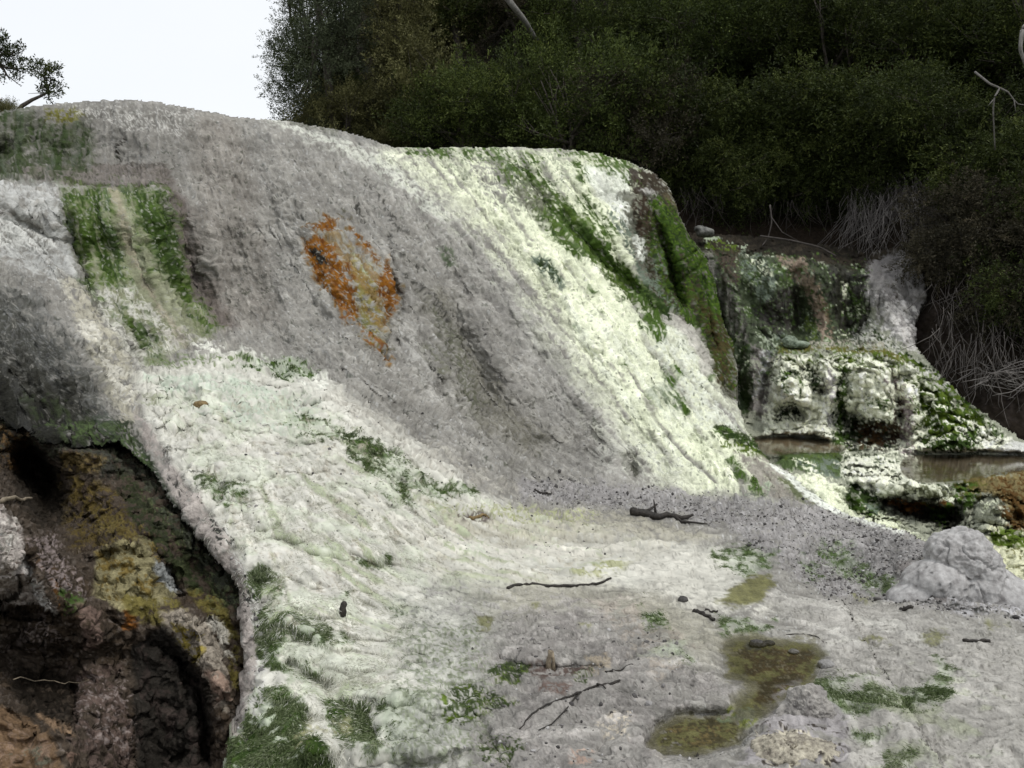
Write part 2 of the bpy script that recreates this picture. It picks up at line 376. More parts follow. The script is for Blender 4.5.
A_CTRL = [
 (-60, 112, 16.5), (0, 111, 16.5), (60, 103, 16.6), (130, 100, 16.6), (200, 110, 16.6), (300, 123, 17.0), (390, 147, 17.4), (500, 147, 18.0), (580, 150, 18.0), (640, 165, 18.0), (668, 186, 18.1),
 (0, 140, 15.9), (60, 140, 15.8), (130, 140, 15.6), (0, 166, 15.6), (60, 163, 15.5), (120, 164, 15.4),
 (0, 172, 14.6), (60, 170, 14.5), (140, 170, 14.5), (0, 180, 13.0), (60, 189, 12.9), (110, 191, 13.1), (165, 192, 13.4), (185, 180, 14.6), (200, 150, 15.5),
 (30, 230, 12.0), (-60, 200, 12.6), (0, 280, 10.8), (60, 290, 11.1), (-60, 300, 10.0), (0, 340, 9.6), (0, 390, 8.9), (0, 425, 8.5), (62, 440, 8.4), (120, 435, 8.45), (60, 370, 9.3), (100, 340, 10.1), (130, 400, 9.3),
 (120, 250, 12.3), (90, 260, 12.0), (160, 300, 12.1), (140, 350, 11.2), (200, 280, 13.2), (220, 320, 12.5), (150, 372, 10.8),
 (210, 337, 12.0), (300, 372, 11.2), (400, 422, 10.8), (500, 480, 10.9), (560, 498, 11.4),
 (250, 200, 14.4), (300, 200, 14.6), (300, 260, 13.6), (350, 280, 13.2), (350, 330, 12.3), (280, 320, 12.5), (400, 330, 12.8), (400, 380, 11.7), (450, 420, 11.7), (520, 470, 11.6),
 (400, 200, 15.7), (450, 250, 15.1), (460, 330, 13.7), (500, 400, 12.7), (550, 250, 15.7), (550, 340, 14.0), (550, 430, 12.6), (600, 200, 17.0), (600, 290, 15.4), (600, 400, 13.3), (600, 480, 12.0),
 (640, 285, 15.9), (650, 400, 13.6), (690, 345, 15.0), (650, 490, 11.9), (700, 450, 12.8), (700, 497, 11.6), (714, 396, 14.0), (740, 440, 13.1), (770, 466, 12.5), (770, 500, 11.2), (815, 494, 11.5), (842, 515, 10.9), (800, 515, 10.7),
 (660, 230, 17.0), (690, 300, 16.0), (725, 360, 15.2),
 (160, 385, 10.2), (200, 400, 9.5), (170, 440, 8.6), (190, 500, 7.6), (225, 550, 6.9), (244, 600, 6.3), (250, 650, 5.75), (246, 720, 5.1), (240, 830, 4.2),
 (260, 400, 10.2), (250, 480, 8.0), (330, 400, 10.3), (400, 455, 9.7), (400, 500, 8.5), (460, 500, 9.6), (330, 500, 7.9), (300, 560, 6.9), (300, 600, 6.35), (300, 660, 5.65), (300, 740, 4.9), (300, 830, 4.2),
 (400, 560, 7.6), (400, 600, 6.9), (400, 660, 5.9), (400, 740, 4.9), (400, 830, 4.1),
 (520, 520, 9.9), (520, 550, 8.75), (520, 587, 7.6), (520, 640, 6.3), (520, 700, 5.3), (520, 768, 4.5), (520, 830, 3.95),
 (640, 520, 10.25), (640, 560, 8.5), (640, 610, 6.98), (640, 660, 5.92), (640, 720, 5.0), (640, 768, 4.45), (640, 830, 3.92),
 (780, 540, 9.25), (780, 580, 7.8), (780, 640, 6.3), (780, 700, 5.25), (780, 768, 4.38), (780, 830, 3.85),
 (870, 545, 9.3), (880, 570, 8.4), (900, 600, 7.3), (905, 560, 8.2), (950, 555, 8.1), (960, 605, 7.15), (1024, 625, 6.7), (1024, 608, 7.2), (900, 640, 6.3), (900, 700, 5.25), (900, 768, 4.4), (900, 830, 3.85),
 (1024, 680, 5.55), (1024, 768, 4.4), (1110, 650, 6.1), (1110, 760, 4.5), (1110, 830, 3.9)]
A_POLY = CREST + [(1120, 840)] + LIP[::-1]
POOL_A = [(724, 648), (733, 640), (752, 637), (772, 641), (798, 640), (813, 644), (823, 655), (819, 668), (808, 686), (790, 694), (778, 703), (768, 712), (752, 716), (738, 714), (736, 702), (752, 690), (744, 680), (728, 678)]
POOL_B = [(650, 744), (660, 728), (678, 718), (704, 716), (730, 717), (741, 726), (737, 742), (718, 750), (690, 755), (664, 753)]
POOL_C = [(716, 602), (728, 594), (738, 585), (752, 577), (772, 576), (776, 582), (764, 592), (763, 602), (745, 608), (726, 607)]
A = Land('sinter_terrace_hill', A_CTRL, A_POLY, (-62, 92, 1116, 838), 1.3, 1.6,
         [(POOL_A, -2.19, 16), (POOL_B, -2.23, 14), (POOL_C, -2.13, 12)])
A.step(RIDGE, 20, [0, .1, .35, .8, 1.0, 1.15, 1.2, 1.0, .7, .3])
A.rollover(CREST[13:28], 12, [.1, .2, .3, .3, .3, .4, .5, .5, .6, .6, .6, .5, .5, .4, .3])
A.rollover(CREST[:14], 9, .5); A.rollover(CREST[29:], 8, .25); A.rollover(LIP, 16, [.03, .03, .03, .04, .05, .06, .08, .12, .16, .2, .22, .24, .26, .26, .26, .26])
# gullies and ribs
for pl, w_, k_ in (([(205, 118), (240, 220), (300, 335)], 13, -.13), ([(232, 125), (272, 215), (322, 320)], 9, .12), ([(262, 130), (300, 190), (310, 225)], 12, -.12), ([(330, 135), (375, 200), (432, 270), (490, 350), (540, 430)], 12, -.14), ([(360, 160), (420, 240), (470, 300)], 8, .12),
                   ([(420, 170), (490, 260), (560, 360), (620, 450)], 11, -.12), ([(450, 170), (520, 260), (590, 360)], 8, .1), ([(505, 215), (570, 300), (640, 400), (680, 470)], 10, -.1), ([(545, 245), (610, 330), (670, 420), (720, 480)], 9, .12), ([(250, 300), (330, 360), (420, 410)], 9, -.08), ([(390, 400), (470, 440), (560, 485)], 8, -.09), ([(20, 300), (70, 360), (110, 425)], 14, -.15), ([(-20, 340), (40, 400)], 12, .14)): A.bump(pl, w_, k_)
A.bump([(322, 232), (350, 270), (378, 320)], 22, [-.1, -.22, -.1]); A.bump([(372, 240), (402, 300), (396, 350)], 5, [.1, .2, .1])
A.bump([(170, 175), (178, 230), (195, 290), (225, 335)], 14, [.2, .5, .4, .1])
A.bump([(395, 255), (418, 310), (440, 360), (455, 400)], 9, [-.05, -.18, -.25, -.1]); A.bump([(420, 250), (455, 320), (478, 380), (500, 430)], 17, [.1, .35, .45, .15])
A.bump([(388, 240), (396, 280), (388, 340), (384, 360)], 5, .14); A.bump([(305, 240), (325, 290), (370, 340)], 6, .08)
A.bump([(60, 195), (85, 280), (110, 360)], 8, [.2, .3, .1]); A.bump([(128, 195), (150, 270), (180, 330)], 6, [.1, -.2, -.1]); A.bump([(95, 210), (115, 290), (140, 350)], 9, [.15, .1, .1])
A.bump([(500, 155), (545, 205), (585, 245), (632, 290), (670, 330)], 9, [.1, .25, .3, .3, .1]); A.bump([(575, 178), (610, 225), (640, 284)], 5, [-.1, -.16, -.14])
A.bump([(630, 462), (634, 478)], 8, .22); A.bump([(648, 205), (668, 260), (684, 325)], 6, [.15, .4, .3]); A.bump([(665, 212), (686, 270), (702, 345)], 9, [-.15, -.35, -.25]); A.bump([(684, 235), (702, 280), (714, 350)], 5, [.1, .3, .3]); A.bump([(636, 215), (652, 262), (664, 300)], 7, [-.1, -.25, -.2])
A.bump([(395, 440), (415, 470), (428, 500)], 6, [.1, .28, .1]); A.bump([(365, 450), (390, 475), (405, 500)], 10, [.05, .2, .1]); A.bump([(415, 500), (520, 545), (600, 552)], 9, [-.1, -.1, 0])
A.bump([(890, 565), (918, 598)], 7, [.18, .15]); A.bump([(820, 545), (850, 572), (880, 590)], 7, .12); A.bump([(830, 535), (880, 562), (900, 572)], 8, -.12)
A.bump([(500, 660), (532, 668), (560, 668), (600, 668)], 4, .10); A.bump([(505, 652), (600, 655)], 4, -.03); A.bump([(440, 690), (480, 720), (500, 760)], 5, .07); A.bump([(500, 700), (540, 690), (600, 690)], 10, -.05)
A.bump([(262, 585), (255, 680), (250, 740)], 14, .12); A.bump([(290, 620), (330, 640)], 9, -.12); A.bump([(290, 665), (325, 690)], 8, .14); A.bump([(330, 690), (370, 735)], 12, .16); A.bump([(300, 700), (360, 690), (420, 700)], 9, -.08); A.bump([(310, 745), (400, 755), (470, 745)], 10, -.1)
A.bump([(140, 382), (200, 388), (240, 398)], 5, [-.1, -.15, 0]); A.bump([(130, 402), (190, 405)], 6, .15)
A.bump([(0, 215), (40, 232), (70, 250)], 7, [.1, .15, .1])

def A_depth(P, u, v, l0, l1):
    far = sstep(545, 480, v)
    h = (.20*far+.02)*fbm(P, .8, 3, 61)
    h += far*(.022*l1+.07*fbm(P*np.array([1.5, .9, .9]), 1.6, 3, 62))
    lum = sstep(-20, 20, poly_sd(u, v, [(130, 375), (300, 380), (470, 500), (420, 560), (480, 768), (230, 768), (250, 600), (160, 440)]))
    h -= lum*(.12*np.abs(fbm(P*np.array([1, 1.1, 1.4]), 2.0, 3, 63))**.7*2+.025*np.abs(fbm(P*np.array([1, 1.3, 1.8]), 5, 2, 64)))
    return h*(.2+.8*sstep(0, 26, line_dist(u, v, CREST)[0]))
def A_norm(P, u, v, l0, l1):
    near = sstep(430, 620, v)
    slope = 1-near
    h = .034*fbm(P, 3.3, 3, 71)+(.014+.014*slope)*fbm(P, 9, 3, 72, .6)+(.004+.005*slope)*noise(P*32, 73)+slope*.03*np.abs(fbm(P*np.array([1, 1, 1.8]), 4.5, 3, 70))
    h += slope*(.007*l0+.016*l1)+near*.0012*l0
    led = noise(P*np.array([1.2, 1.2, 5])+.3*np.stack([l1, l1, l1], 1), 79); h -= slope*.035*np.exp(-(led/.07)**2)*sstep(-.1, .35, noise(P*1.7, 80))
    pl1 = sstep(-.02, .05, fbm(P*np.array([1, 1, 1.5])+.12*np.stack([l1, l1, l1], 1), 1.3, 4, 101, .55)); pl2 = sstep(-.02, .06, fbm(P*np.array([1, 1, 1.4]), 4.2, 3, 102)); pl3 = sstep(.12, .17, fbm(P*np.array([1, 1, 1.5]), 2.1, 4, 103, .6))
    h += slope*(.035*pl1+.018*pl2+.03*pl3)+near*(.010*pl1+.012*pl2)*(1-.6*sstep(0, 30, poly_sd(u, v, [(160, 400), (330, 400), (460, 520), (420, 600), (390, 700), (280, 720), (270, 600)])))
    grit = sstep(.25, .7, noise(P*22, 74))*.014+sstep(.35, .7, noise(P*48, 75))*.007
    gv = sstep(-10, 10, poly_sd(u, v, GRAVEL))
    scaly = poly_sd(u, v, SCALY)
    h += .022*sstep(-25, 25, scaly)*np.abs(noise(P*np.array([8, 17, 9]), 76))
    rocky = np.maximum(sstep(-8, 8, poly_sd(u, v, [(770, 700), (800, 690), (850, 700), (850, 770), (740, 770)])), sstep(-8, 8, poly_sd(u, v, [(880, 545), (1040, 560), (1040, 620), (905, 610)])))
    h += .06*rocky*np.abs(fbm(P, 5, 3, 77))
    mud = sstep(-20, 20, poly_sd(u, v, BASIN)); h += mud*(.04*np.abs(fbm(P, 4, 4, 87, .6))-.02*np.exp(-(noise(P*np.array([3, 5, 3]), 88)/.05)**2))
    fr = sstep(-20, 20, poly_sd(u, v, [(770, 600), (900, 620), (1110, 650), (1110, 840), (830, 840), (840, 690)])); h += fr*(.026*np.abs(fbm(P*np.array([1, 1.5, 1]), 3.4, 4, 92, .6))-.012*np.exp(-(noise(P*np.array([2, 6, 2]), 93)/.06)**2))
    lip = sstep(30, 5, line_dist(u, v, LIP)[0])
    h += lip*(.03*fbm(P*np.array([3, 3, 1]), 4, 3, 78))
    soft = sstep(0, 30, poly_sd(u, v, [(160, 400), (330, 400), (460, 520), (420, 600), (390, 700), (280, 720), (270, 600)]))
    crest = .3+.7*sstep(2, 22, line_dist(u, v, CREST)[0])
    return h*(1-.4*soft)*crest+grit*crest*(1-.8*soft)*np.maximum(gv, .45*slope)
GRAVEL = [(520, 480), (640, 488), (700, 497), (770, 498), (842, 515), (905, 533), (960, 560), (1040, 600), (1040, 624), (930, 612), (890, 600), (830, 598), (770, 560), (720, 528), (640, 510), (520, 502)]
BASIN = [(475, 650), (496, 618), (560, 608), (630, 614), (690, 648), (722, 690), (650, 712), (700, 760), (770, 790), (800, 840), (475, 840), (458, 770), (478, 705)]
SCALY = [(392, 606), (440, 592), (490, 590), (520, 640), (490, 768), (480, 840), (390, 840), (386, 760), (420, 690)]
# lie of the crust: the old overflow channels run aslant down the face
A.guides = [(220, 150, .35, .94), (300, 180, .6, .8), (250, 280, .5, .86), (350, 250, .6, .8), (420, 300, .6, .8), (450, 200, .64, .77), (550, 300, .6, .8), (520, 180, .6, .8), (600, 230, .62, .78), (650, 400, .6, .8), (500, 420, .72, .69), (400, 400, .85, .5), (300, 350, .86, .5), (560, 480, .9, .4),
            (100, 250, .3, .95), (180, 290, .35, .93), (140, 340, .45, .9), (50, 330, .55, .83), (0, 300, .6, .8), (20, 230, .8, .5), (60, 140, -.1, 1), (690, 280, .3, .95), (150, 130, .1, 1), (720, 460, .7, .7), (100, 400, .5, .86)]
A.guide_weight = .85*sstep(540, 450, A.V)*np.where((A.U < 480) & (A.U > 130), sstep(470, 380, A.V), 1)
A.rough(A_depth, A_norm)

def paint_A(P, u, v, N, l0, l1):
    p = Painter(P, u, v, GREY, l0, l1); L = p.lay
    # greys of the dry slope
    L(GREY_D, None, cov=.35, field='b', band=.3, k=.45); L(GREY_D, None, cov=.3, field='g', band=.25, k=.45); L(GREY_L, None, cov=.28, field='f', band=.25, k=.22); L((.15, .14, .125), None, cov=.16, field='d', band=.09, k=.55); L(GREY_L, None, cov=.2, field='c', band=.15, k=.4); L((.5, .5, .48), None, cov=.05, field='d', band=.03, k=.6); L((.07, .066, .06), None, cov=.05, field='c', band=.03, k=.6); L((.52, .52, .50), None, cov=.03, field='e', band=.012, k=.6)  # the sparse pale specks paint in small sky glints
    L(GREY_D, [(0, 100), (130, 98), (190, 108), (200, 170), (170, 190), (0, 172)], 14, 10, k=.45)
    L((.12, .095, .085), [(160, 170), (185, 200), (205, 270), (240, 330), (215, 335), (180, 290), (165, 230)], 14, 8, k=.8)
    L((.17, .145, .12), [(190, 110), (240, 118), (250, 170), (280, 330), (225, 330), (200, 250)], 20, 12, k=.35)
    L((.165, .145, .13), [(20, 168), (100, 166), (168, 168), (174, 184), (160, 191), (60, 188), (20, 178)], 3, 3, k=.85)
    L(DARK, ('s', [(40, 180), (95, 186), (130, 188), (168, 186)], 1.6), 2, 5, cov=.8, k=.8); L((.08, .07, .06), ('s', [(0, 171), (60, 168), (165, 167)], 2), 3, 5, cov=.7, k=.8); L((.10, .09, .075), [(20, 170), (166, 169), (172, 180), (60, 182)], 4, 6, cov=.4, field='d', k=.8)  # dark edge lines and slab shading painted in to set off the ledge
    # mound streaks
    for x, w in ((5, 9), (22, 5), (40, 6), (62, 8), (82, 4)):
        L((.05, .06, .03), ('s', [(x+3, 118 if x < 30 else 130), (x, 150), (x-3, 172)], w+7), 12, 18, cov=.75, field='g', band=.3, k=.75); L(ALGA_D, ('s', [(x+3, 118 if x < 30 else 132), (x, 150), (x-3, 172)], w), 10, 14, cov=.62, field='f', band=.2, k=.9)
    L(OLIVE, [(45, 110), (75, 106), (85, 116), (72, 124), (48, 122)], 6, 5, cov=.7)
    L(DARK, ('s', [(125, 140), (118, 152), (121, 163)], 2.5), 3, 3, cov=.7); L(GREY_L, [(60, 104), (200, 112), (180, 135), (120, 130)], 14, 12, cov=.45, field='d')
    # white slope on the right
    L(GREY_L, [(275, 118), (300, 122), (410, 170), (470, 230), (560, 330), (640, 440), (700, 480), (610, 480), (540, 420), (480, 300), (420, 215), (330, 150)], 50, 26, cov=.8, field='g', band=.25, k=.65)
    L((.56, .56, .49), [(275, 119), (300, 123), (420, 175), (520, 265), (590, 350), (640, 430), (690, 470), (640, 478), (570, 400), (520, 320), (460, 240), (400, 180), (340, 145)], 40, 26, cov=.66, field='g', band=.2, k=.75)
    L((.56, .57, .50), [(262, 118), (290, 121), (345, 138), (400, 170), (450, 215), (440, 225), (395, 185), (330, 148)], 5, 6, cov=.75, k=.8)
    L(WHITE, [(395, 149), (500, 147), (600, 152), (640, 164), (668, 186), (660, 230), (640, 285), (706, 366), (728, 412), (770, 462), (800, 490), (752, 500), (690, 490), (645, 470), (610, 420), (575, 360), (530, 290), (470, 215), (420, 175)], 48, 26, cov=.86, field='g', band=.22, k=.95)
    L((.62, .64, .56), [(640, 290), (690, 345), (712, 390), (750, 440), (700, 430), (650, 350)], 12, 8, cov=.6, band=.3, k=.8)
    L(CHALK, [(580, 168), (630, 172), (632, 200), (600, 205)], 6, 6, k=.8); L((.52, .52, .46), [(600, 420), (640, 440), (700, 470), (650, 490), (600, 470)], 16, 12, cov=.5, band=.3, k=.7)
    L((.20, .195, .18), [(285, 120), (330, 127), (392, 146), (396, 150), (350, 141), (300, 128)], 4, 5, cov=.8, k=.85); L((.16, .16, .13), ('s', [(290, 122), (320, 127), (335, 131)], 3), 3, 4, cov=.6)
    rb = [(502, 168), (520, 185), (545, 207), (575, 238), (604, 262), (632, 290), (655, 312)]
    L((.15, .155, .115), ('s', rb, [12, 14, 16, 15, 14, 11, 7]), 7, 12, cov=.82, field='c', band=.2, k=.9); L((.13, .125, .105), [(490, 165), (520, 168), (552, 195), (550, 216), (515, 212), (495, 190)], 8, 12, cov=.75, field='d', band=.2, k=.85)
    L(ALGA, ('s', rb, [8, 10, 13, 14, 13, 12, 8]), 6, 10, cov=.5, field='c', k=.9); L(ALGA_D, ('s', rb, [6, 8, 11, 12, 12, 10, 7]), 6, 10, cov=.34, field='c', k=.9); L((.05, .05, .035), ('s', rb, [5, 6, 8, 8, 7, 6, 5]), 5, 9, cov=.25, field='f', k=.8)
    # green tracery over it
    L((.30, .33, .24), [(430, 149), (560, 149), (575, 175), (560, 215), (500, 205), (440, 165)], 12, 10, cov=.32, field='d', k=.9)
    for pl, w, cv in (([(412, 152), (448, 153)], 4, .6), ([(470, 152), (500, 158), (512, 172)], 9, .45), ([(528, 160), (540, 180), (552, 200), (572, 215)], 7, .62), ([(500, 175), (520, 195), (535, 205)], 8, .4),
                      ([(545, 205), (562, 225), (585, 245), (612, 266), (640, 292), (668, 318)], 10, .75), ([(585, 232), (605, 250), (625, 275)], 9, .7), ([(550, 230), (575, 250)], 6, .5),
                      ([(600, 158), (622, 168), (645, 185)], 10, .55), ([(560, 152), (600, 156)], 4, .5), ([(576, 165), (582, 180)], 5, .5), ([(585, 200), (600, 222), (612, 235)], 7, .55)):
        L(MOSS, ('s', pl, w*1.25), 8, 8, cov=cv, field='f', band=.25, k=.75); L(ALGA, ('s', pl, w), 6, 8, cov=cv*.95, field='f', band=.16, k=.92)
        L(ALGA, ('s', pl, w), 5, 8, cov=cv*.5, field='c', k=.9); L(ALGA_D, ('s', pl, w*.8), 5, 8, cov=cv*.35, field='f', k=.8)
    L(TEAL, ('s', [(540, 262), (552, 276), (560, 284)], 6), 4, 5, cov=.8); L(ALGA_D, ('s', [(543, 265), (556, 280)], 5), 3, 5, cov=.45)
    L((.07, .10, .05), [(440, 250), (452, 248), (456, 268), (446, 272)], 4, 4, cov=.75, k=.85)
    L(GREY, [(468, 160), (500, 166), (510, 200), (495, 205), (470, 175)], 8, 8, cov=.55, k=.8); L((.16, .16, .12), [(515, 185), (548, 192), (548, 215), (520, 208)], 6, 8, cov=.6, k=.8)
    for (x, y, rx) in ((578, 330, 6), (660, 400, 14), (672, 398, 13), (682, 408, 9), (650, 330, 14), (676, 372, 8), (668, 378, 9), (625, 366, 4), (592, 293, 5), (618, 300, 4), (600, 316, 3), (735, 465, 8), (742, 478, 6), (758, 492, 8), (768, 486, 7), (612, 250, 4), (655, 322, 10), (705, 372, 8)):
        L(ALGA, ('s', [(x-rx*.5, y-rx*.4), (x+rx*.5, y+rx*.45)], rx*.5), 5, 6, cov=.75, field='f', band=.2)
    L(ALGA_D, None, cov=.0001)
    L(ALGA_D, [(600, 280), (700, 360), (770, 490), (690, 490), (620, 420), (560, 300)], 10, 10, cov=.02, field='d', band=.02, k=.7); L((.66, .68, .58), [(560, 300), (620, 330), (700, 430), (680, 480), (620, 430)], 20, 20, cov=.4, field='g', band=.3, k=.6)
    L((.05, .05, .04), [(560, 360), (690, 480), (600, 480), (540, 420)], 10, 10, cov=.03, field='c', band=.02, k=.5)
    # the mossy bulge behind the white rib
    bul = [(612, 200), (650, 180), (668, 186), (676, 205), (688, 232), (705, 255), (716, 285), (724, 318), (733, 340), (742, 400), (722, 398), (708, 366), (694, 342), (676, 320), (656, 303), (641, 284), (628, 245)]
    rg = p.mask([(590, 192), (612, 222), (640, 283), (656, 304), (676, 320), (693, 342), (706, 366), (722, 400), (745, 400), (740, 150), (660, 150)], 1.5, 1)
    def Lb(c, sh, soft=4, edge=6, **kw): m = p.mask(sh, soft*.6, edge, kw.pop('cov', 1.), kw.pop('field', 'c'), .07)*kw.pop('k', 1.)*rg; p.C += (np.array(c, np.float32)-p.C)*m[:, None]
    Lb((.13, .13, .10), bul, k=.9); Lb((.038, .030, .017), [(640, 205), (668, 215), (705, 255), (722, 320), (735, 400), (705, 365), (655, 300), (632, 235)], cov=.85, k=.9)
    Lb(CHALK, [(600, 190), (628, 205), (632, 235), (612, 222)], cov=.8); Lb(CHALK, ('s', [(605, 225), (618, 232)], 6), cov=.7); Lb(TEAL, [(600, 205), (645, 235), (650, 290), (625, 250)], cov=.6)
    Lb((.05, .04, .028), [(628, 168), (655, 172), (668, 186), (676, 210), (682, 235), (668, 225), (652, 200), (632, 196)], cov=.9); Lb(GREY_L, ('s', [(646, 192), (658, 205), (662, 212)], 5), cov=.65); Lb((.10, .085, .05), ('s', [(668, 195), (674, 225)], 4), cov=.6)
    Lb((.045, .032, .022), ('s', [(640, 205), (645, 235), (655, 262)], 8), cov=.7)
    Lb(ALGA, ('s', [(655, 205), (676, 235), (695, 255), (712, 285), (720, 318)], [5, 9, 10, 8, 5]), cov=.85); Lb(MOSS, ('s', [(660, 215), (690, 265), (700, 320)], 14), cov=.5, field='f')
    Lb(MOSS, ('s', [(655, 240), (672, 280), (688, 330), (694, 345)], 7), cov=.45, field='f'); Lb((.06, .04, .014), ('s', [(700, 290), (708, 330), (716, 380)], 9), cov=.5, field='f'); Lb(ALGA_D, [(640, 220), (700, 250), (722, 310), (738, 400), (690, 345), (650, 290)], 4, 8, cov=.45, field='f'); Lb((.035, .03, .015), [(640, 220), (700, 250), (722, 310), (738, 400), (690, 345), (650, 290)], 4, 8, cov=.35, field='f')
    Lb(CHALK, ('s', [(637, 240), (640, 256)], 4), cov=.8); Lb(TEAL, ('s', [(655, 250), (660, 290), (672, 310)], 6), cov=.6); Lb(WHITE, ('s', [(662, 240), (672, 250), (690, 268)], 7), cov=.15, field='c')
    Lb(TEAL, ('s', [(640, 270), (650, 300)], 6), cov=.6); Lb(WHITE, [(655, 300), (690, 335)], cov=.01)
    Lb((.046, .088, .012), ('s', [(655, 203), (676, 234), (696, 254), (713, 285), (721, 318), (730, 342)], [7, 11, 12, 9, 6, 4]), cov=.62, field='c'); Lb((.08, .14, .016), ('s', [(655, 203), (676, 234), (696, 254), (713, 285), (721, 318), (730, 342)], [4, 6, 6, 5, 3, 2]), cov=.35, field='d'); Lb((.07, .125, .016), ('s', [(665, 232), (690, 275), (704, 320)], 9), cov=.4, field='f'); Lb((.07, .045, .016), ('s', [(690, 290), (705, 330), (718, 380)], 12), cov=.4, field='f'); Lb((.02, .018, .012), ('s', [(650, 215), (680, 285), (700, 345), (725, 390)], 16), cov=.22, field='f')
    fc = [(655, 200), (676, 212), (694, 245), (712, 280), (724, 322), (740, 400), (714, 372), (692, 338), (662, 295), (646, 245)]
    Lb((.040, .075, .012), fc, 6, 10, cov=.62, field='f', k=.92); Lb((.018, .030, .008), fc, 6, 10, cov=.35, field='c', k=.9); Lb((.085, .14, .016), fc, 6, 10, cov=.16, field='d', k=.9); Lb((.05, .036, .016), [(690, 290), (724, 322), (740, 400), (714, 372)], 8, 10, cov=.5, field='f', k=.9)
    L((.50, .48, .43), ('s', [(668, 318), (690, 335), (703, 358), (704, 372)], 6), 3, 3, k=.85); L(ALGA_D, ('s', [(640, 285), (668, 316)], 3), 3, 4, cov=.7)
    # rim above the right hand pool
    L(ALGA, ('s', [(718, 432), (740, 440), (762, 448), (768, 455)], 6), 3, 6, cov=.85, green=1); L(ALGA_D, ('s', [(722, 436), (760, 450)], 4), 3, 6, cov=.6); L(MOSS, ('s', [(725, 445), (765, 455)], 4), 3, 5, cov=.4, field='d')
    L((.30, .28, .24), [(735, 455), (775, 462), (800, 490), (850, 515), (760, 500)], 6, 6, cov=.85); L((.13, .145, .08), [(775, 479), (800, 478), (822, 490), (840, 512), (815, 513), (795, 500)], 4, 5, cov=.9); L(OLIVE, [(800, 485), (838, 505), (838, 514), (815, 512)], 4, 5, cov=.5)
    L(CHALK, ('s', [(770, 465), (800, 486), (822, 505), (850, 519), (900, 532)], [1, 5, 4, 4, 5]), 2, 3, cov=.9); L(SAGE, ('s', [(745, 500), (765, 490)], 6), 3, 6, cov=.6)
    L(ALGA, ('s', [(754, 488), (764, 502)], 5), 3, 5, cov=.6, green=.5)
    # the dark gully and its rib
    L((.135, .128, .10), [(418, 290), (440, 280), (470, 340), (520, 410), (560, 440), (520, 460), (480, 430), (455, 400), (440, 345)], 20, 16, cov=.75, field='d', band=.3, k=.8); L((.10, .105, .07), [(430, 300), (455, 330), (480, 400), (470, 420), (450, 370)], 12, 10, cov=.55, field='d', k=.8)
    L(GREY_D, [(440, 220), (490, 240), (560, 330), (620, 430), (630, 475), (540, 460), (480, 380), (450, 300)], 50, 30, cov=.5, field='g', band=.25, k=.6)
    L((.15, .15, .11), ('s', [(422, 350), (438, 372)], 6), 4, 5, cov=.6); L(GREY_L, ('s', [(392, 300), (410, 340), (430, 395)], 9), 8, 8, cov=.6, k=.6); L((.10, .10, .08), ('s', [(630, 462), (635, 476)], 6), 5, 5, cov=.7)
    for pl in ([(395, 255), (418, 268)], [(397, 270), (430, 298), (446, 320)], [(355, 205), (365, 225)], [(425, 355), (440, 380)], [(365, 180), (400, 235)]): L((.06, .058, .05), ('s', pl, 1.6), 2, 5, cov=.55, field='d')
    # orange patch
    L((.12, .11, .075), [(312, 216), (345, 218), (372, 255), (398, 290), (394, 330), (388, 366), (370, 350), (338, 312), (304, 262)], 8, 14, cov=.4, k=.7); L((.27, .26, .215), [(318, 222), (335, 226), (360, 258), (385, 270), (396, 295), (388, 325), (384, 355), (372, 345), (345, 310), (318, 285), (306, 255)], 4, 6, cov=.85)
    L((.36, .35, .30), [(325, 225), (378, 268), (392, 300), (380, 345), (345, 300)], 5, 6, cov=.3, field='d'); L((.10, .09, .055), [(318, 225), (378, 268), (394, 300), (384, 350), (340, 300)], 5, 6, cov=.2, field='d'); L((.20, .18, .07), [(350, 250), (375, 285), (382, 320), (378, 345), (362, 320), (352, 290)], 6, 6, cov=.7); L(SAGE, [(348, 255), (372, 265), (378, 280), (356, 280)], 5, 8, cov=.3); L((.17, .10, .02), [(318, 222), (340, 224), (380, 265), (394, 295), (384, 350), (345, 310), (310, 262)], 10, 14, cov=.42, field='g', band=.2, k=.8); L((.12, .13, .05), [(345, 300), (368, 325), (384, 357), (372, 348)], 4, 5, cov=.7)
    for sh, cv in (([(310, 228), (326, 217), (338, 226), (336, 236), (318, 236)], .92), ([(303, 240), (320, 236), (338, 250), (342, 264), (324, 276), (308, 262)], .93), ([(312, 262), (340, 258), (354, 283), (359, 315), (352, 322), (338, 306), (322, 286)], .95), ([(330, 285), (352, 308), (360, 325), (345, 320)], .85),
                   ([(380, 268), (386, 262), (396, 290), (394, 305), (384, 325), (384, 308), (376, 295)], .95), ([(350, 228), (358, 236), (378, 262), (374, 268)], .75), ([(362, 330), (384, 355), (388, 364), (376, 352)], .5)):
        L((.15, .095, .02), sh, 8, 10, cov=.8, k=.8); L(ORANGE, sh, 5, 9, cov=cv); L((.10, .035, .005), sh, 3, 7, cov=cv*.35, field='c', k=.8); L(GREY, sh, 2, 5, cov=.05, field='d', k=.8)
    L(DARK, ('s', [(316, 252), (326, 264)], 4), 3, 4, cov=.5); L((.45, .45, .40), [(300, 220), (400, 260), (390, 360), (310, 290)], 4, 5, cov=.05, field='d', k=.9)
    # green fall on the left
    L((.24, .25, .16), [(60, 196), (80, 190), (110, 194), (135, 191), (160, 195), (165, 193), (178, 260), (215, 335), (150, 372), (118, 340), (75, 260)], 10, 16, k=.95)
    L(CREAM, [(85, 290), (125, 285), (190, 340), (150, 372), (112, 350)], 10, 10, cov=.7)
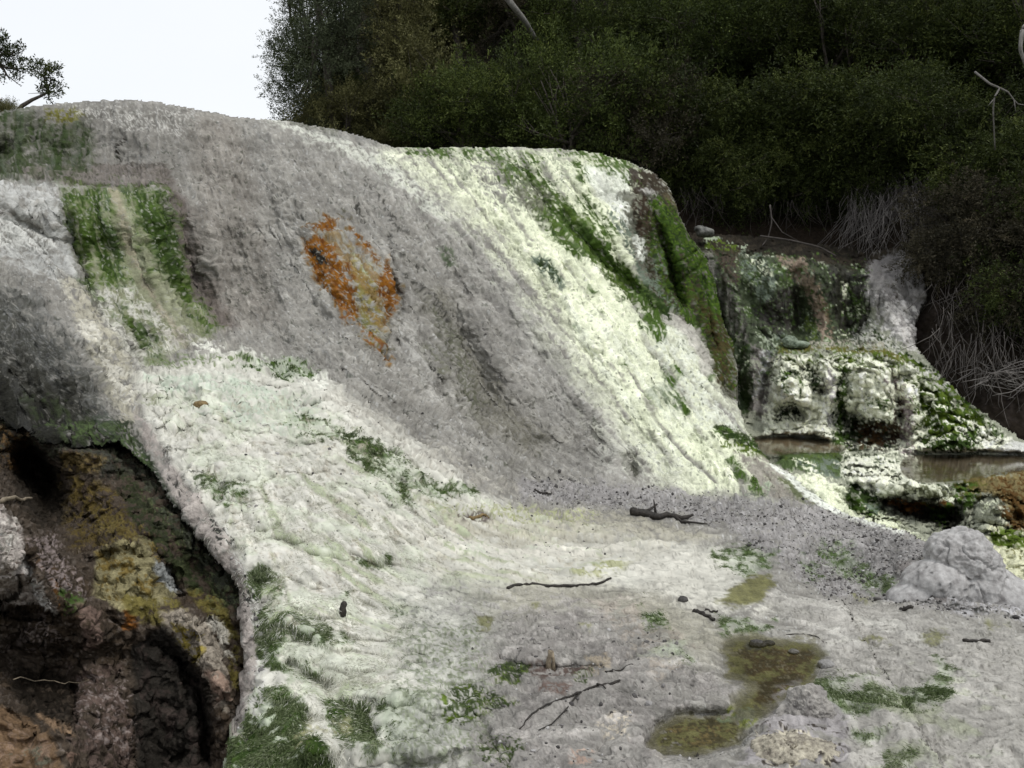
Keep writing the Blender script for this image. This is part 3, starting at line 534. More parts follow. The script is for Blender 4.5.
    for sh, cv in (([(62, 192), (112, 190), (122, 240), (128, 285), (100, 290), (80, 250)], .6), ([(58, 215), (75, 225), (95, 290), (90, 305), (68, 255)], .7), ([(122, 192), (164, 193), (174, 235), (186, 285), (200, 310), (180, 300), (155, 270), (138, 230)], .92), ([(180, 290), (205, 310), (220, 335), (205, 335)], .6), ([(118, 312), (140, 322), (155, 340), (165, 365), (148, 360), (130, 335)], .7), ([(110, 290), (135, 305), (130, 320), (112, 305)], .5)):
        L(MOSS, sh, 18, 20, cov=min(cv+.2, .95), field='f', band=.3, k=.8); L(ALGA, sh, 16, 18, cov=min(cv+.1, .95), field='f', band=.25, k=.9); L(ALGA_D, sh, 12, 14, cov=cv*.6, field='f', band=.2, k=.85); L(ALGA_D, sh, 12, 14, cov=cv*.35, field='c', band=.15, k=.7); L(SAGE, sh, 8, 6, cov=.06, field='d', k=.7)
    L((.30, .27, .20), ('s', [(113, 192), (130, 250), (160, 310), (185, 345)], 4), 3, 4, cov=.8, k=.8); L((.55, .55, .46), [(60, 190), (165, 192), (200, 320), (150, 368), (90, 300)], 6, 8, cov=.05, field='d', k=.7)
    # grey white shoulder far left
    L((.40, .40, .38), [(-60, 180), (58, 190), (62, 215), (80, 275), (60, 285), (0, 262), (-60, 250)], 10, 10, cov=.7, band=.3); L((.56, .56, .525), [(-60, 215), (45, 225), (55, 250), (-60, 248)], 8, 8, cov=.75)
    L((.38, .36, .29), [(60, 275), (90, 300), (130, 370), (140, 430), (120, 425), (80, 340)], 8, 7, cov=.8); L((.55, .53, .46), ('s', [(82, 330), (105, 360), (125, 400)], 6), 5, 6, cov=.6)
    L((.10, .10, .092), [(-60, 275), (20, 285), (60, 320), (105, 400), (140, 440), (120, 450), (60, 460), (-60, 440)], 18, 16, cov=.66, field='f', band=.25, k=.85); L((.045, .046, .038), [(-60, 290), (10, 300), (70, 355), (135, 440), (130, 455), (60, 470), (-60, 440)], 34, 24, cov=.85, field='d', k=.9, wet=.12); L((.17, .17, .165), [(-60, 300), (20, 310), (75, 360), (125, 425), (60, 420), (-60, 390)], 12, 14, cov=.2, field='d', band=.06, k=.8); L((.026, .025, .019), [(-60, 345), (20, 352), (70, 390), (120, 440), (110, 455), (-60, 470)], 36, 24, cov=.96, field='c', band=.25, k=.96, wet=.1); L((.013, .013, .010), [(-60, 372), (20, 378), (70, 412), (120, 448), (110, 465), (-60, 470)], 30, 30, cov=.9, field='c', band=.3, k=.9); L((.035, .048, .02), [(20, 395), (80, 405), (150, 450), (150, 480), (60, 460)], 14, 18, cov=.3, field='f', band=.15, k=.6)  # pale specks are painted wet glints among the black staining
    L((.03, .042, .022), [(90, 415), (130, 420), (165, 480), (205, 530), (246, 600), (228, 600), (170, 510), (110, 450)], 7, 6, cov=.75, field='d', wet=.1); L((.055, .08, .03), [(40, 425), (130, 425), (150, 470), (90, 445)], 6, 6, cov=.5, field='d')
    # pale apron
    L(CREAM, [(132, 378), (230, 350), (330, 385), (400, 430), (480, 490), (560, 530), (700, 545), (760, 560), (720, 610), (640, 590), (520, 590), (480, 590), (460, 660), (480, 840), (240, 840), (250, 700), (262, 600), (200, 500), (150, 430)], 10, 10)
    L((.58, .565, .51), [(160, 425), (270, 440), (330, 480), (360, 540), (400, 570), (380, 640), (330, 670), (290, 600), (230, 520)], 24, 14, cov=.75, band=.35, k=.8); L((.60, .60, .53), [(300, 380), (470, 470), (520, 500), (430, 450)], 10, 10, cov=.5)
    L((.33, .31, .27), [(150, 330), (215, 337), (300, 372), (400, 425), (500, 480), (560, 500), (480, 500), (400, 450), (300, 385), (180, 350)], 8, 8, cov=.5, band=.2, k=.7)
    L((.40, .46, .37), [(140, 380), (230, 378), (320, 405), (310, 440), (240, 430), (170, 405)], 10, 8, cov=.65, band=.3, k=.8); L((.30, .31, .23), ('s', [(145, 403), (190, 405), (205, 400)], 5), 4, 4, cov=.7)
    L((.62, .62, .55), ('s', [(200, 350), (280, 370), (320, 385)], 8), 5, 8, cov=.5); L((.16, .20, .10), ('s', [(150, 368), (190, 362), (250, 362)], 4), 3, 5, cov=.4)
    for sh, cv, gr in (([(300, 415), (330, 425), (345, 440), (300, 440)], .5, .7), ([(335, 430), (365, 440), (395, 455), (412, 475), (410, 505), (388, 500), (372, 478), (345, 455)], .9, 1), ([(385, 455), (408, 470), (410, 506), (390, 500)], .97, 1), ([(410, 475), (440, 485), (480, 490), (470, 498), (415, 498)], .7, 1), ([(195, 478), (225, 480), (256, 492), (240, 500), (215, 500), (200, 492)], .8, 1), ([(215, 503), (252, 505), (225, 512)], .5, .6),
                       ([(280, 412), (320, 420), (316, 432), (285, 430)], .3, .4), ([(290, 360), (320, 375), (290, 385), (240, 365)], .3, .3), ([(350, 560), (392, 552), (392, 566), (360, 570)], .55, .8), ([(385, 605), (418, 605), (424, 620), (395, 622)], .6, .8), ([(445, 572), (475, 575), (468, 590), (440, 588)], .4, .5)):
        L(SAGE, sh, 7, 9, k=.7); L(ALGA, sh, 5, 9, cov=cv, green=gr); L(ALGA_D, sh, 4, 8, cov=cv*.4, field='d', k=.7)
    for sh, cv in (([(240, 575), (262, 562), (284, 578), (280, 600), (250, 602)], .95), ([(262, 605), (300, 612), (330, 630), (325, 645), (290, 640), (300, 660), (322, 672), (326, 688), (300, 684), (275, 668), (255, 660), (252, 635)], .8), ([(322, 702), (345, 698), (368, 705), (372, 735), (395, 755), (370, 755), (340, 740), (325, 725)], .9), ([(222, 740), (255, 715), (300, 715), (320, 745), (330, 768), (240, 840), (205, 840)], .8), ([(255, 690), (300, 690), (310, 720), (260, 725)], .6), ([(330, 600), (350, 590), (345, 600)], .3), ([(285, 625), (340, 632), (350, 642), (300, 640)], .55), ([(380, 700), (420, 690), (450, 720), (430, 768), (390, 768)], .4)):
        L(SAGE, sh, 8, 9, k=.7); L(ALGA, sh, 6, 10, cov=cv, green=1); L(ALGA_D, sh, 5, 8, cov=cv*.5, field='c', k=.85)
    L((.30, .29, .17), ('s', [(300, 745), (310, 720), (345, 728)], 8), 5, 6, cov=.6, k=.7); L(SAGE, [(380, 690), (450, 690), (470, 768), (390, 768)], 40, 20, cov=.4, field='b', band=.2, k=.5)
    apr = [(160, 400), (300, 400), (470, 500), (640, 540), (600, 580), (430, 600), (380, 700), (300, 700), (250, 580)]
    L((.36, .35, .28), apr, 12, 14, cov=.25, field='g', band=.2, k=.6); L((.34, .39, .26), apr, 12, 14, cov=.3, field='b', band=.2, k=.75); L((.24, .29, .16), apr, 10, 12, cov=.12, field='g', band=.1, k=.6); L((.40, .36, .29), apr, 12, 12, cov=.14, field='c', band=.1, k=.55); L((.70, .69, .63), apr, 12, 12, cov=.22, field='b', band=.2, k=.5)
    # mauve grey crust of the basin
    L((.33, .315, .25), [(440, 572), (560, 582), (665, 592), (740, 640), (700, 680), (640, 628), (560, 618), (470, 636)], 40, 26, k=.75); L((.37, .37, .33), SCALY, 60, 40, k=.9); L(MAUVE, BASIN, 40, 34, k=.95); L((.19, .175, .165), BASIN, 10, 20, cov=.3, field='b', band=.2, k=.6); L((.24, .24, .22), SCALY, 30, 20, cov=.4, field='c', band=.2, k=.7)
    L((.35, .33, .31), [(430, 590), (640, 600), (740, 700), (640, 768), (450, 768)], 20, 10, cov=.38, field='c', band=.2, k=.6); L(GREY_D, [(430, 620), (640, 610), (720, 690), (640, 768), (450, 768)], 10, 10, cov=.22, field='d', band=.1, k=.7)
    L((.19, .215, .14), [(395, 625), (480, 620), (500, 700), (480, 768), (400, 768)], 10, 8, cov=.42, field='d', band=.1, k=.75)
    L((.30, .26, .21), [(590, 600), (650, 605), (700, 650), (660, 690), (620, 640)], 12, 10, cov=.5, band=.3, k=.6)
    L((.09, .06, .05), [(525, 665), (548, 660), (560, 668), (592, 666), (590, 674), (555, 676), (545, 682), (530, 676)], 3, 4, cov=.85, k=.9); L((.14, .10, .085), [(540, 686), (570, 688), (562, 698), (540, 694)], 4, 5, cov=.7); L((.36, .31, .24), [(585, 655), (608, 658), (612, 672), (596, 676), (582, 668)], 3, 5, cov=.75)
    for sh, cv in (([(486, 674), (512, 662), (530, 666), (524, 684), (500, 694)], .9), ([(446, 688), (478, 688), (500, 696), (518, 704), (490, 714), (470, 730), (450, 712)], .8), ([(480, 735), (520, 740), (510, 768), (480, 760)], .45), ([(440, 700), (460, 705), (470, 735), (450, 730)], .5), ([(500, 742), (525, 748), (520, 755), (500, 752)], .6), ([(574, 672), (592, 674), (586, 682), (576, 680)], .5)):
        L((.035, .05, .018), sh, 3, 7, cov=cv, field='d', green=.15); L(MOSS, sh, 3, 6, cov=cv*.4, field='c', k=.8)
    L((.46, .41, .33), [(594, 720), (612, 712), (630, 716), (630, 740), (612, 745), (600, 735)], 5, 7, cov=.5, field='d'); L((.36, .27, .22), [(572, 750), (595, 745), (590, 768), (570, 768)], 6, 6, cov=.6)
    # wet film and buff flats
    L(BUFF, [(435, 508), (500, 508), (640, 512), (660, 525), (720, 540), (640, 560), (520, 560), (440, 525)], 8, 8, cov=.75, band=.3, k=.75, wet=.3); L((.30, .32, .16), [(430, 506), (520, 506), (600, 515), (590, 525), (470, 522)], 6, 7, cov=.4, field='d', k=.8)
    L((.54, .52, .46), ('s', [(395, 520), (440, 545), (520, 555), (620, 548)], 7), 6, 6, cov=.8, k=.8); L((.12, .10, .09), [(455, 515), (490, 514), (490, 524), (462, 524)], 4, 4, cov=.6); L((.32, .33, .15), [(570, 572), (600, 562), (640, 560), (625, 572), (585, 580)], 5, 5, cov=.6, k=.7)
    L((.49, .475, .42), [(620, 545), (720, 555), (760, 600), (800, 600), (760, 620), (690, 610), (640, 590)], 14, 10, cov=.75, band=.3, k=.8); L((.36, .345, .315), [(760, 590), (900, 610), (1110, 650), (1110, 840), (830, 840), (830, 690), (830, 640)], 16, 12, k=.9)
    L((.30, .29, .27), [(780, 600), (1110, 650), (1110, 840), (840, 840), (830, 640)], 16, 12, cov=.42, field='b', band=.3, k=.8); L((.50, .485, .44), [(780, 600), (1110, 650), (1110, 840), (840, 840), (830, 640)], 16, 12, cov=.28, field='b', band=.2, k=.7); L((.27, .26, .23), [(780, 600), (1110, 650), (1110, 840), (840, 840), (830, 640)], 16, 12, cov=.2, field='c', band=.2, k=.6); L((.36, .38, .28), [(780, 640), (1110, 690), (1110, 840), (840, 840), (830, 680)], 16, 12, cov=.2, field='b', band=.15, k=.5)
    # gravel belt
    gv = [(520, 480), (640, 488), (700, 497), (770, 498), (842, 515), (905, 533), (960, 560), (1040, 600), (1040, 624), (930, 612), (890, 600), (830, 598), (770, 560), (720, 528), (640, 510), (520, 502)]
    L((.275, .262, .255), gv, 8, 9, cov=.9, k=.95); L((.12, .115, .11), gv, 6, 8, cov=.2, field='e', band=.06, k=.8); L((.40, .39, .38), gv, 6, 8, cov=.15, field='d', band=.06, k=.7)
    L((.20, .18, .17), [(895, 562), (940, 570), (950, 605), (918, 600)], 6, 6, cov=.8, field='s', k=.8); L((.40, .395, .40), [(930, 555), (1040, 590), (1040, 625), (950, 610)], 8, 8, cov=.55, field='d'); L((.05, .05, .045), ('s', [(896, 590), (918, 604), (970, 610), (1010, 620)], 2), 2, 4, cov=.55)
    for sh, cv in (([(815, 548), (850, 550), (872, 575), (900, 582), (905, 595), (870, 590), (838, 575)], .55), ([(715, 556), (745, 550), (775, 553), (770, 566), (748, 578), (738, 572)], .5), ([(720, 618), (775, 622), (770, 630), (722, 632)], .6), ([(640, 610), (662, 614), (670, 628), (648, 628)], .55), ([(800, 560), (820, 575), (812, 580)], .4)):
        L(SAGE, sh, 6, 8, k=.45); L((.10, .14, .06), sh, 10, 12, cov=cv, field='c', band=.25, k=.7, green=.8); L(ALGA, sh, 6, 10, cov=cv*.5, field='c', band=.2, k=.8, green=.9)
    for sh, cv in (([(815, 690), (850, 694), (900, 690), (945, 680), (950, 700), (900, 712), (845, 720), (820, 705)], .75), ([(780, 678), (850, 682), (890, 678), (850, 688), (800, 690)], .5), ([(935, 660), (955, 668), (945, 685), (938, 680)], .4), ([(850, 730), (890, 732), (880, 742), (850, 742)], .5), ([(885, 755), (920, 748), (910, 770), (885, 770)], .6), ([(965, 752), (1000, 755), (990, 762)], .6), ([(640, 658), (690, 640), (680, 660)], .15), ([(668, 645), (695, 660), (690, 668)], .4)):
        L(SAGE, sh, 8, 9, k=.55); L((.13, .16, .08), sh, 12, 14, cov=cv, field='c', band=.25, k=.6, green=.6); L((.06, .095, .03), sh, 6, 10, cov=cv*.4, field='c', band=.2, k=.8, green=.8)
    for sh in (POOL_A, POOL_B, POOL_C): L((.145, .14, .05), sh, 4, 7, k=.95, wet=.5)
    L((.07, .048, .022), [(740, 652), (770, 647), (815, 652), (808, 672), (795, 690), (770, 705), (755, 700), (762, 684), (745, 672)], 5, 6, cov=.85); L((.035, .028, .015), POOL_A, 3, 5, cov=.3, field='c', k=.8); L((.30, .27, .18), POOL_A, 2, 5, cov=.08, field='d', k=.7); L((.16, .12, .05), [(665, 728), (700, 720), (732, 724), (728, 740), (690, 748)], 5, 6, cov=.7); L((.06, .05, .025), POOL_B, 2, 3, cov=.4, field='d'); L((.06, .06, .05), [(745, 642), (772, 640), (770, 650), (750, 650)], 4, 4, cov=.6)
    L((.19, .21, .06), ('s', [(730, 712), (755, 716), (742, 724)], 5), 3, 4, cov=.8); L((.19, .24, .14), ('s', [(722, 718), (748, 714)], 5), 3, 4, cov=.6)
    for sh in ([(925, 636), (936, 630), (956, 635), (945, 642), (932, 643)], [(860, 640), (880, 640), (890, 645), (868, 645)], [(855, 598), (875, 602), (866, 605)], [(985, 624), (1008, 627), (990, 629)], [(478, 618), (495, 615), (494, 630), (480, 631)], [(525, 606), (542, 604), (538, 612)], [(580, 626), (595, 628), (590, 634)]): L((.16, .16, .065), sh, 5, 8, cov=.8, k=.85, wet=.4)
    L((.33, .31, .31), [(780, 690), (800, 684), (815, 700), (850, 720), (850, 768), (740, 768), (760, 730)], 6, 7, cov=.85, k=.9); L((.50, .46, .36), [(755, 730), (785, 735), (840, 740), (830, 768), (770, 768), (760, 750)], 4, 7, cov=.5, field='c'); L((.07, .06, .05), [(755, 725), (850, 730), (840, 768), (760, 768)], 4, 6, cov=.2, field='d')
    p.cracks(BASIN, 4.2, .045, .75); p.cracks(BASIN, 9, .06, .5); p.cracks([(770, 600), (900, 620), (1110, 650), (1110, 840), (830, 840), (840, 690)], 3.6, .035, .5); p.cracks(SCALY, 6, .06, .5, (.09, .10, .06))
    p.cracks([(180, 110), (420, 160), (560, 330), (640, 470), (540, 470), (300, 370), (200, 320)], 1.9, .022, .7); p.cracks([(0, 200), (120, 300), (140, 430), (0, 430)], 3, .04, .7, (.03, .03, .026)); p.cracks([(400, 150), (640, 160), (720, 400), (700, 480)], 2.4, .02, .55, (.10, .12, .06))
    L((.15, .13, .12), BASIN, 14, 14, cov=.16, field='c', band=.1, k=.6); L((.42, .40, .37), BASIN, 14, 14, cov=.12, field='c', band=.06, k=.6); L((.42, .40, .37), BASIN, 10, 10, cov=.06, field='d', k=.7)
    L((.22, .205, .185), [(780, 610), (1110, 660), (1110, 840), (840, 840), (850, 700)], 14, 14, cov=.12, field='d', band=.1, k=.5); L((.26, .27, .19), [(840, 690), (1000, 700), (1110, 760), (1110, 840), (840, 840)], 14, 20, cov=.3, field='b', band=.2, k=.5)
    for sh in (POOL_A, POOL_B): L((.16, .15, .10), ('s', list(sh)+[sh[0]], 3.5), 5, 8, cov=.6, field='b', band=.2, k=.8, wet=.7)
    # left kerb of pink grey crust along the lip
    L((.33, .295, .27), [(128, 405), (150, 430), (175, 470), (215, 520), (245, 570), (252, 610), (260, 650), (252, 700), (245, 740), (230, 740), (240, 690), (244, 640), (238, 592), (215, 555), (190, 520), (160, 470)], 4, 5, cov=.9, k=.92)
    L((.5, .49, .45), [(215, 520), (246, 560), (270, 640), (262, 720), (255, 720), (258, 640), (235, 560)], 3, 5, cov=.5, field='d'); L((.04, .04, .035), [(170, 480), (215, 520), (252, 560), (262, 620), (255, 640), (230, 560)], 3, 6, cov=.12, field='c', band=.04)
    ap = p.mask([(132, 378), (230, 350), (330, 385), (400, 430), (480, 490), (560, 530), (700, 545), (760, 560), (720, 610), (640, 590), (520, 590), (420, 590), (390, 660), (400, 768), (240, 840), (250, 700), (262, 600), (200, 500), (150, 430)], 20, 10); p.soft = np.maximum(ap, .6*p.green)
    pl1 = sstep(-.02, .05, fbm(P*np.array([1, 1, 1.5])+.12*np.stack([l1, l1, l1], 1), 1.3, 4, 101, .55)); pl3 = sstep(.12, .17, fbm(P*np.array([1, 1, 1.5]), 2.1, 4, 103, .6)); p.C *= (1+(.14*(pl1-.5)+.12*(pl3-.3))*(1-.5*p.soft))[:, None]
    p.mottle(.15, .15, .08)
    dk = sstep(.9, .97, p.r['d'])*.4; p.C *= (1-dk*sstep(0, .2, .45-p.green))[:, None]
    A.green = p.green
    return np.clip(p.C, .01, .86), np.maximum(p.W, .35*(p.r['g'] > .72)*(p.v < 480)*(p.u < 640)), 1-.75*p.soft
def skirt_A(u, v):
    s = np.ones(len(u)); s = np.where(line_dist(u, v, LIP)[0] < 8, np.where(u < 140, .05, .12), s); s = np.where((u > 735) & (v < 640) & (u < 1110), .35, s); return s, np.where(line_dist(u, v, LIP)[0] < 8, .15, 1.0)
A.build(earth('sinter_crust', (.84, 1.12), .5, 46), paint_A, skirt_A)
tag(A.obj, 'broad grey and white sinter terrace streaked with green algae', None, None, 'structure')
# ------------------------------------------------------------------ stepped cascade on the right
C_CTRL = [(600, 225, 20.6), (680, 236, 20.4), (760, 240, 20.2), (840, 250, 19.8), (900, 250, 19.0), (960, 300, 17.8), (1024, 360, 16.2), (1110, 420, 15.0),
 (660, 246, 19.3), (700, 248, 19.0), (770, 254, 18.7), (830, 262, 18.4), (868, 278, 18.2), (905, 268, 18.2),
 (700, 290, 18.5), (740, 340, 17.8), (700, 370, 18.0), (800, 300, 18.1), (800, 340, 17.8), (860, 334, 17.6), (745, 362, 17.3), (760, 400, 16.8), (740, 410, 16.8), (890, 325, 17.5), (920, 345, 16.9),
 (790, 344, 17.6), (850, 344, 17.5), (780, 357, 16.7), (820, 352, 16.6), (860, 353, 16.5), (900, 362, 16.2), (950, 395, 15.7), (1000, 430, 15.0), (1060, 470, 13.6),
 (780, 400, 16.2), (840, 400, 15.9), (900, 410, 15.6), (960, 420, 15.3), (770, 434, 15.9), (800, 436, 15.8), (850, 452, 15.1), (910, 454, 14.7), (990, 454, 14.2), (1024, 456, 13.9),
 (740, 450, 14.5), (800, 452, 13.9), (790, 470, 12.9), (845, 470, 13.2), (880, 462, 13.7), (920, 482, 12.1), (1000, 478, 12.3), (870, 490, 12.2), (930, 492, 11.8),
 (840, 492, 12.0), (860, 505, 11.9), (920, 510, 11.9), (950, 522, 11.4), (830, 510, 11.6), (880, 525, 11.2), (910, 535, 10.8), (1010, 500, 11.4), (1010, 522, 10.9), (1010, 545, 10.0), (1010, 590, 8.6), (900, 560, 9.9), (1110, 520, 10.6), (1110, 600, 8.2), (780, 500, 12.4)]
C_POLY = [(600, 222), (690, 232), (760, 236), (840, 246), (868, 252), (900, 246), (920, 262), (926, 295), (914, 330), (918, 350), (940, 374), (962, 396), (1000, 424), (1030, 446), (1120, 474), (1120, 650), (960, 650), (860, 570), (740, 520), (640, 400)]
POOL_D = [(752, 442), (775, 437), (815, 438), (842, 446), (838, 452), (800, 453), (768, 455)]
POOL_E = [(903, 462), (915, 456), (960, 455), (1015, 456), (1035, 462), (1020, 470), (990, 474), (960, 480), (922, 482), (905, 474)]
Cc = Land('cascade_hill', C_CTRL, C_POLY, (600, 222, 1118, 650), 1.3, 2.0, [(POOL_D, -1.93, 5), (POOL_E, -2.03, 7)])
Cc.bump([(765, 262), (775, 300), (790, 330)], 14, [-.2, -.4, -.2]); Cc.bump([(810, 262), (825, 300), (830, 335)], 10, [-.25, -.4, -.2]); Cc.bump([(795, 275), (800, 330)], 8, .35); Cc.bump([(850, 285), (852, 325)], 10, .4)
Cc.bump([(725, 260), (735, 300), (750, 345)], 10, [-.2, -.3, -.2]); Cc.bump([(770, 360), (765, 400)], 9, .5); Cc.bump([(752, 375), (758, 405)], 10, -.4)
Cc.bump([(808, 368), (818, 376), (822, 390)], 8, .5); Cc.bump([(780, 412), (790, 406), (800, 414)], 7, .45); Cc.bump([(844, 420), (860, 432), (888, 442)], 13, .7); Cc.bump([(846, 372), (841, 400), (846, 425)], 4, .2); Cc.bump([(822, 366), (832, 400), (826, 440)], 7, -.15); Cc.bump([(858, 372), (874, 384), (876, 408)], 15, -.3); Cc.bump([(790, 385), (798, 395)], 12, -.25); Cc.bump([(805, 432), (825, 440)], 10, -.25)
Cc.bump([(893, 380), (905, 440)], 6, .3); Cc.bump([(912, 390), (916, 445)], 8, -.25); Cc.bump([(940, 410), (960, 445)], 14, -.3); Cc.bump([(960, 400), (990, 440)], 8, .2)
Cc.bump([(860, 480), (910, 485), (945, 492)], 8, -.25); Cc.bump([(885, 508), (930, 515), (955, 520)], 10, .8); Cc.bump([(905, 468), (915, 478)], 7, -.3); Cc.bump([(848, 500), (862, 510)], 6, .3); Cc.bump([(885, 290), (900, 330)], 14, -.4); Cc.bump([(1000, 505), (1024, 500)], 14, -.3)
def C_depth(P, u, v, l0, l1):
    lumpy = np.maximum(sstep(-10, 10, poly_sd(u, v, [(765, 355), (900, 352), (1010, 440), (1010, 455), (770, 452)])), sstep(-8, 8, poly_sd(u, v, [(840, 455), (960, 480), (1030, 500), (1030, 540), (860, 525)])))
    n = np.abs(fbm(P, 1.7, 3, 81)); n2 = np.abs(fbm(P, 4.2, 2, 82))
    return .16*fbm(P, .9, 3, 80)-lumpy*(1.0*n+.5*n2)-(1-lumpy)*(.40*np.abs(fbm(P*np.array([1.6, 1.6, .7]), 1.7, 3, 83)))
def C_norm(P, u, v, l0, l1):
    return .05*fbm(P, 3.5, 3, 84)+.045*np.abs(fbm(P, 7, 2, 85))-.025*np.exp(-(noise(P*5, 89)/.07)**2)+.016*noise(P*22, 86)
Cc.rough(C_depth, C_norm)
def paint_C(P, u, v, N, l0, l1):
    p = Painter(P, u, v, (.30, .31, .24), l0, l1); L = p.lay; p.crisp = .4; p.em = 1.7; p.r['h'] = rank(-np.abs(fbm(P, 1.7, 3, 81))-.5*np.abs(fbm(P, 4.2, 2, 82))+.06*p.nd); p.r['c'] = rank(p.nc*.9+.6*p.nd+.5*p.nb+.8*(p.r['h']-.5)); p.r['d'] = rank(p.nd*.5+.5*p.nc+1.0*(p.r['h']-.5))
    L((.028, .02, .014), [(600, 220), (930, 220), (945, 270), (870, 280), (780, 260), (690, 256), (600, 260)], 6, 6, k=.95); L(DARK, [(690, 225), (880, 232), (868, 272), (790, 258), (690, 246)], 6, 6, cov=.7)  # back of the upper ledge painted dark for shade under the bush
    L(SAGE, ('s', [(705, 240), (720, 246), (745, 248)], 3), 2, 4, cov=.6); L(MOSS, ('s', [(710, 246), (735, 250)], 4), 2, 4, cov=.6)
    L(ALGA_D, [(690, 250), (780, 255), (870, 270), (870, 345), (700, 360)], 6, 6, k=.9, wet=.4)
    L((.12, .115, .095), [(690, 250), (712, 252), (735, 290), (752, 345), (742, 350), (715, 300), (700, 262)], 4, 5, cov=.9, wet=.6); L((.05, .035, .022), [(715, 252), (740, 252), (738, 285), (725, 280)], 5, 5, cov=.8)
    L(TEAL, [(742, 254), (760, 254), (780, 270), (775, 300), (765, 320), (752, 290), (743, 270)], 5, 6, cov=.65); L(WHITE, [(745, 255), (768, 262), (776, 280), (760, 275)], 3, 5, cov=.4, field='d'); L(ALGA, [(765, 256), (790, 262), (800, 285), (780, 290)], 5, 6, cov=.5, field='d'); L(DARK, [(775, 290), (800, 285), (802, 335), (765, 330), (755, 310)], 6, 6, cov=.75, wet=.5)
    L(TAN, [(775, 257), (805, 260), (818, 285), (828, 310), (832, 342), (822, 342), (812, 312), (800, 285)], 4, 4, cov=.9); L((.14, .10, .06), [(815, 270), (828, 300), (835, 340), (828, 330)], 4, 4, cov=.6); L(SAGE, [(802, 308), (812, 312), (815, 340), (805, 335)], 3, 4, cov=.5); L(MOSS, [(802, 310), (815, 320), (820, 342), (806, 340)], 3, 4, cov=.4, field='d')
    L(DARK, [(828, 262), (868, 275), (868, 335), (838, 340), (830, 300)], 5, 6, k=.85, wet=.5); L(ALGA, [(840, 295), (868, 300), (864, 338), (842, 338)], 4, 6, cov=.35, field='d'); L(WHITE, [(840, 300), (880, 310), (870, 345), (838, 340)], 3, 6, cov=.2, field='d'); L(WHITE, ('s', [(845, 284), (846, 296)], 2.5), 2, 3, cov=.7)
    L((.21, .20, .195), [(868, 262), (905, 250), (935, 268), (930, 330), (920, 348), (905, 345), (882, 325), (866, 290)], 5, 6, k=.95); L((.42, .40, .385), [(862, 290), (900, 290), (925, 315), (915, 345), (890, 330), (866, 300)], 5, 6, cov=.7, k=.8); L((.12, .105, .09), ('s', [(888, 288), (897, 297)], 3), 3, 4, cov=.6)
    L((.52, .52, .46), [(842, 345), (870, 325), (900, 345), (950, 380), (960, 400), (900, 365), (850, 356)], 5, 7, cov=.75); L(ALGA_D, ('s', [(875, 335), (930, 370), (990, 415)], 4), 4, 6, cov=.5)
    L((.16, .145, .13), [(750, 345), (775, 350), (780, 400), (765, 420), (745, 410), (742, 380)], 5, 6, cov=.85, wet=.7); L((.36, .36, .35), ('s', [(768, 352), (762, 375), (755, 395)], 4), 3, 5, cov=.7); L(ALGA_D, [(720, 350), (748, 345), (755, 380), (748, 412), (728, 400)], 5, 6, cov=.85, wet=.5); L(WHITE, [(735, 330), (750, 350), (752, 370), (740, 350)], 3, 5, cov=.35, field='d'); L(SAGE, [(755, 335), (775, 335), (800, 350), (785, 354), (765, 348)], 3, 5, cov=.7); L(TEAL, ('s', [(782, 338), (795, 346)], 5), 3, 4, cov=.8)
    L(OLIVE, ('s', [(780, 350), (830, 348), (880, 352), (905, 362)], 3.5), 2, 4, cov=.8); L(BUFF, ('s', [(812, 345), (850, 343), (880, 346)], 3), 2, 3, cov=.6)
    face = [(772, 358), (800, 354), (880, 356), (930, 385), (1000, 428), (1015, 445), (1005, 456), (770, 450), (765, 420)]
    L((.84, .86, .68), face, 4, 6, k=.95); L((.56, .57, .48), face, 4, 5, cov=.15, field='d', k=.7)
    L(MOSS, [(772, 356), (880, 356), (900, 370), (880, 376), (780, 366)], 4, 6, cov=.3, field='d')
    L(ALGA, [(895, 370), (950, 390), (1005, 435), (1000, 455), (920, 455), (905, 420)], 6, 8, cov=.66, field='d'); L(ALGA_D, [(900, 380), (950, 395), (1000, 440), (990, 455), (920, 455)], 6, 8, cov=.4, field='c'); L(MOSS, [(890, 365), (950, 390), (990, 430), (920, 440)], 6, 8, cov=.3, field='d')
    for sh in ([(802, 366), (815, 364), (828, 380), (826, 394), (812, 394)], [(778, 405), (792, 400), (804, 412), (800, 420), (782, 418)], [(836, 412), (850, 418), (888, 420), (893, 440), (885, 455), (850, 452), (840, 440)]): L(DARK, sh, 4, 9, cov=.85, k=.9, wet=.3); L(ALGA_D, sh, 6, 6, cov=.4, field='d')  # dark paint adds shade inside the modelled hollows
    L((.075, .04, .015), [(855, 425), (885, 425), (882, 448), (860, 448)], 5, 6, cov=.45); L(ALGA, ('s', [(846, 372), (842, 395), (840, 425)], 4), 3, 6, cov=.8); L(ALGA, [(862, 395), (892, 398), (890, 412), (862, 412)], 5, 7, cov=.4, field='d'); L(ALGA, [(770, 372), (800, 365), (805, 400), (785, 398)], 4, 6, cov=.4, field='d'); L((.42, .40, .39), ('s', [(828, 366), (833, 400), (828, 445)], 6), 4, 5, cov=.8); L((.33, .28, .27), ('s', [(890, 375), (905, 405), (908, 450)], 8), 4, 6, cov=.75); L(BROWN, ('s', [(893, 385), (900, 410), (893, 440)], 4), 3, 5, cov=.7)
    L((.6, .6, .56), [(1000, 445), (1010, 440), (1050, 455), (1040, 462), (990, 458)], 4, 5, cov=.8)
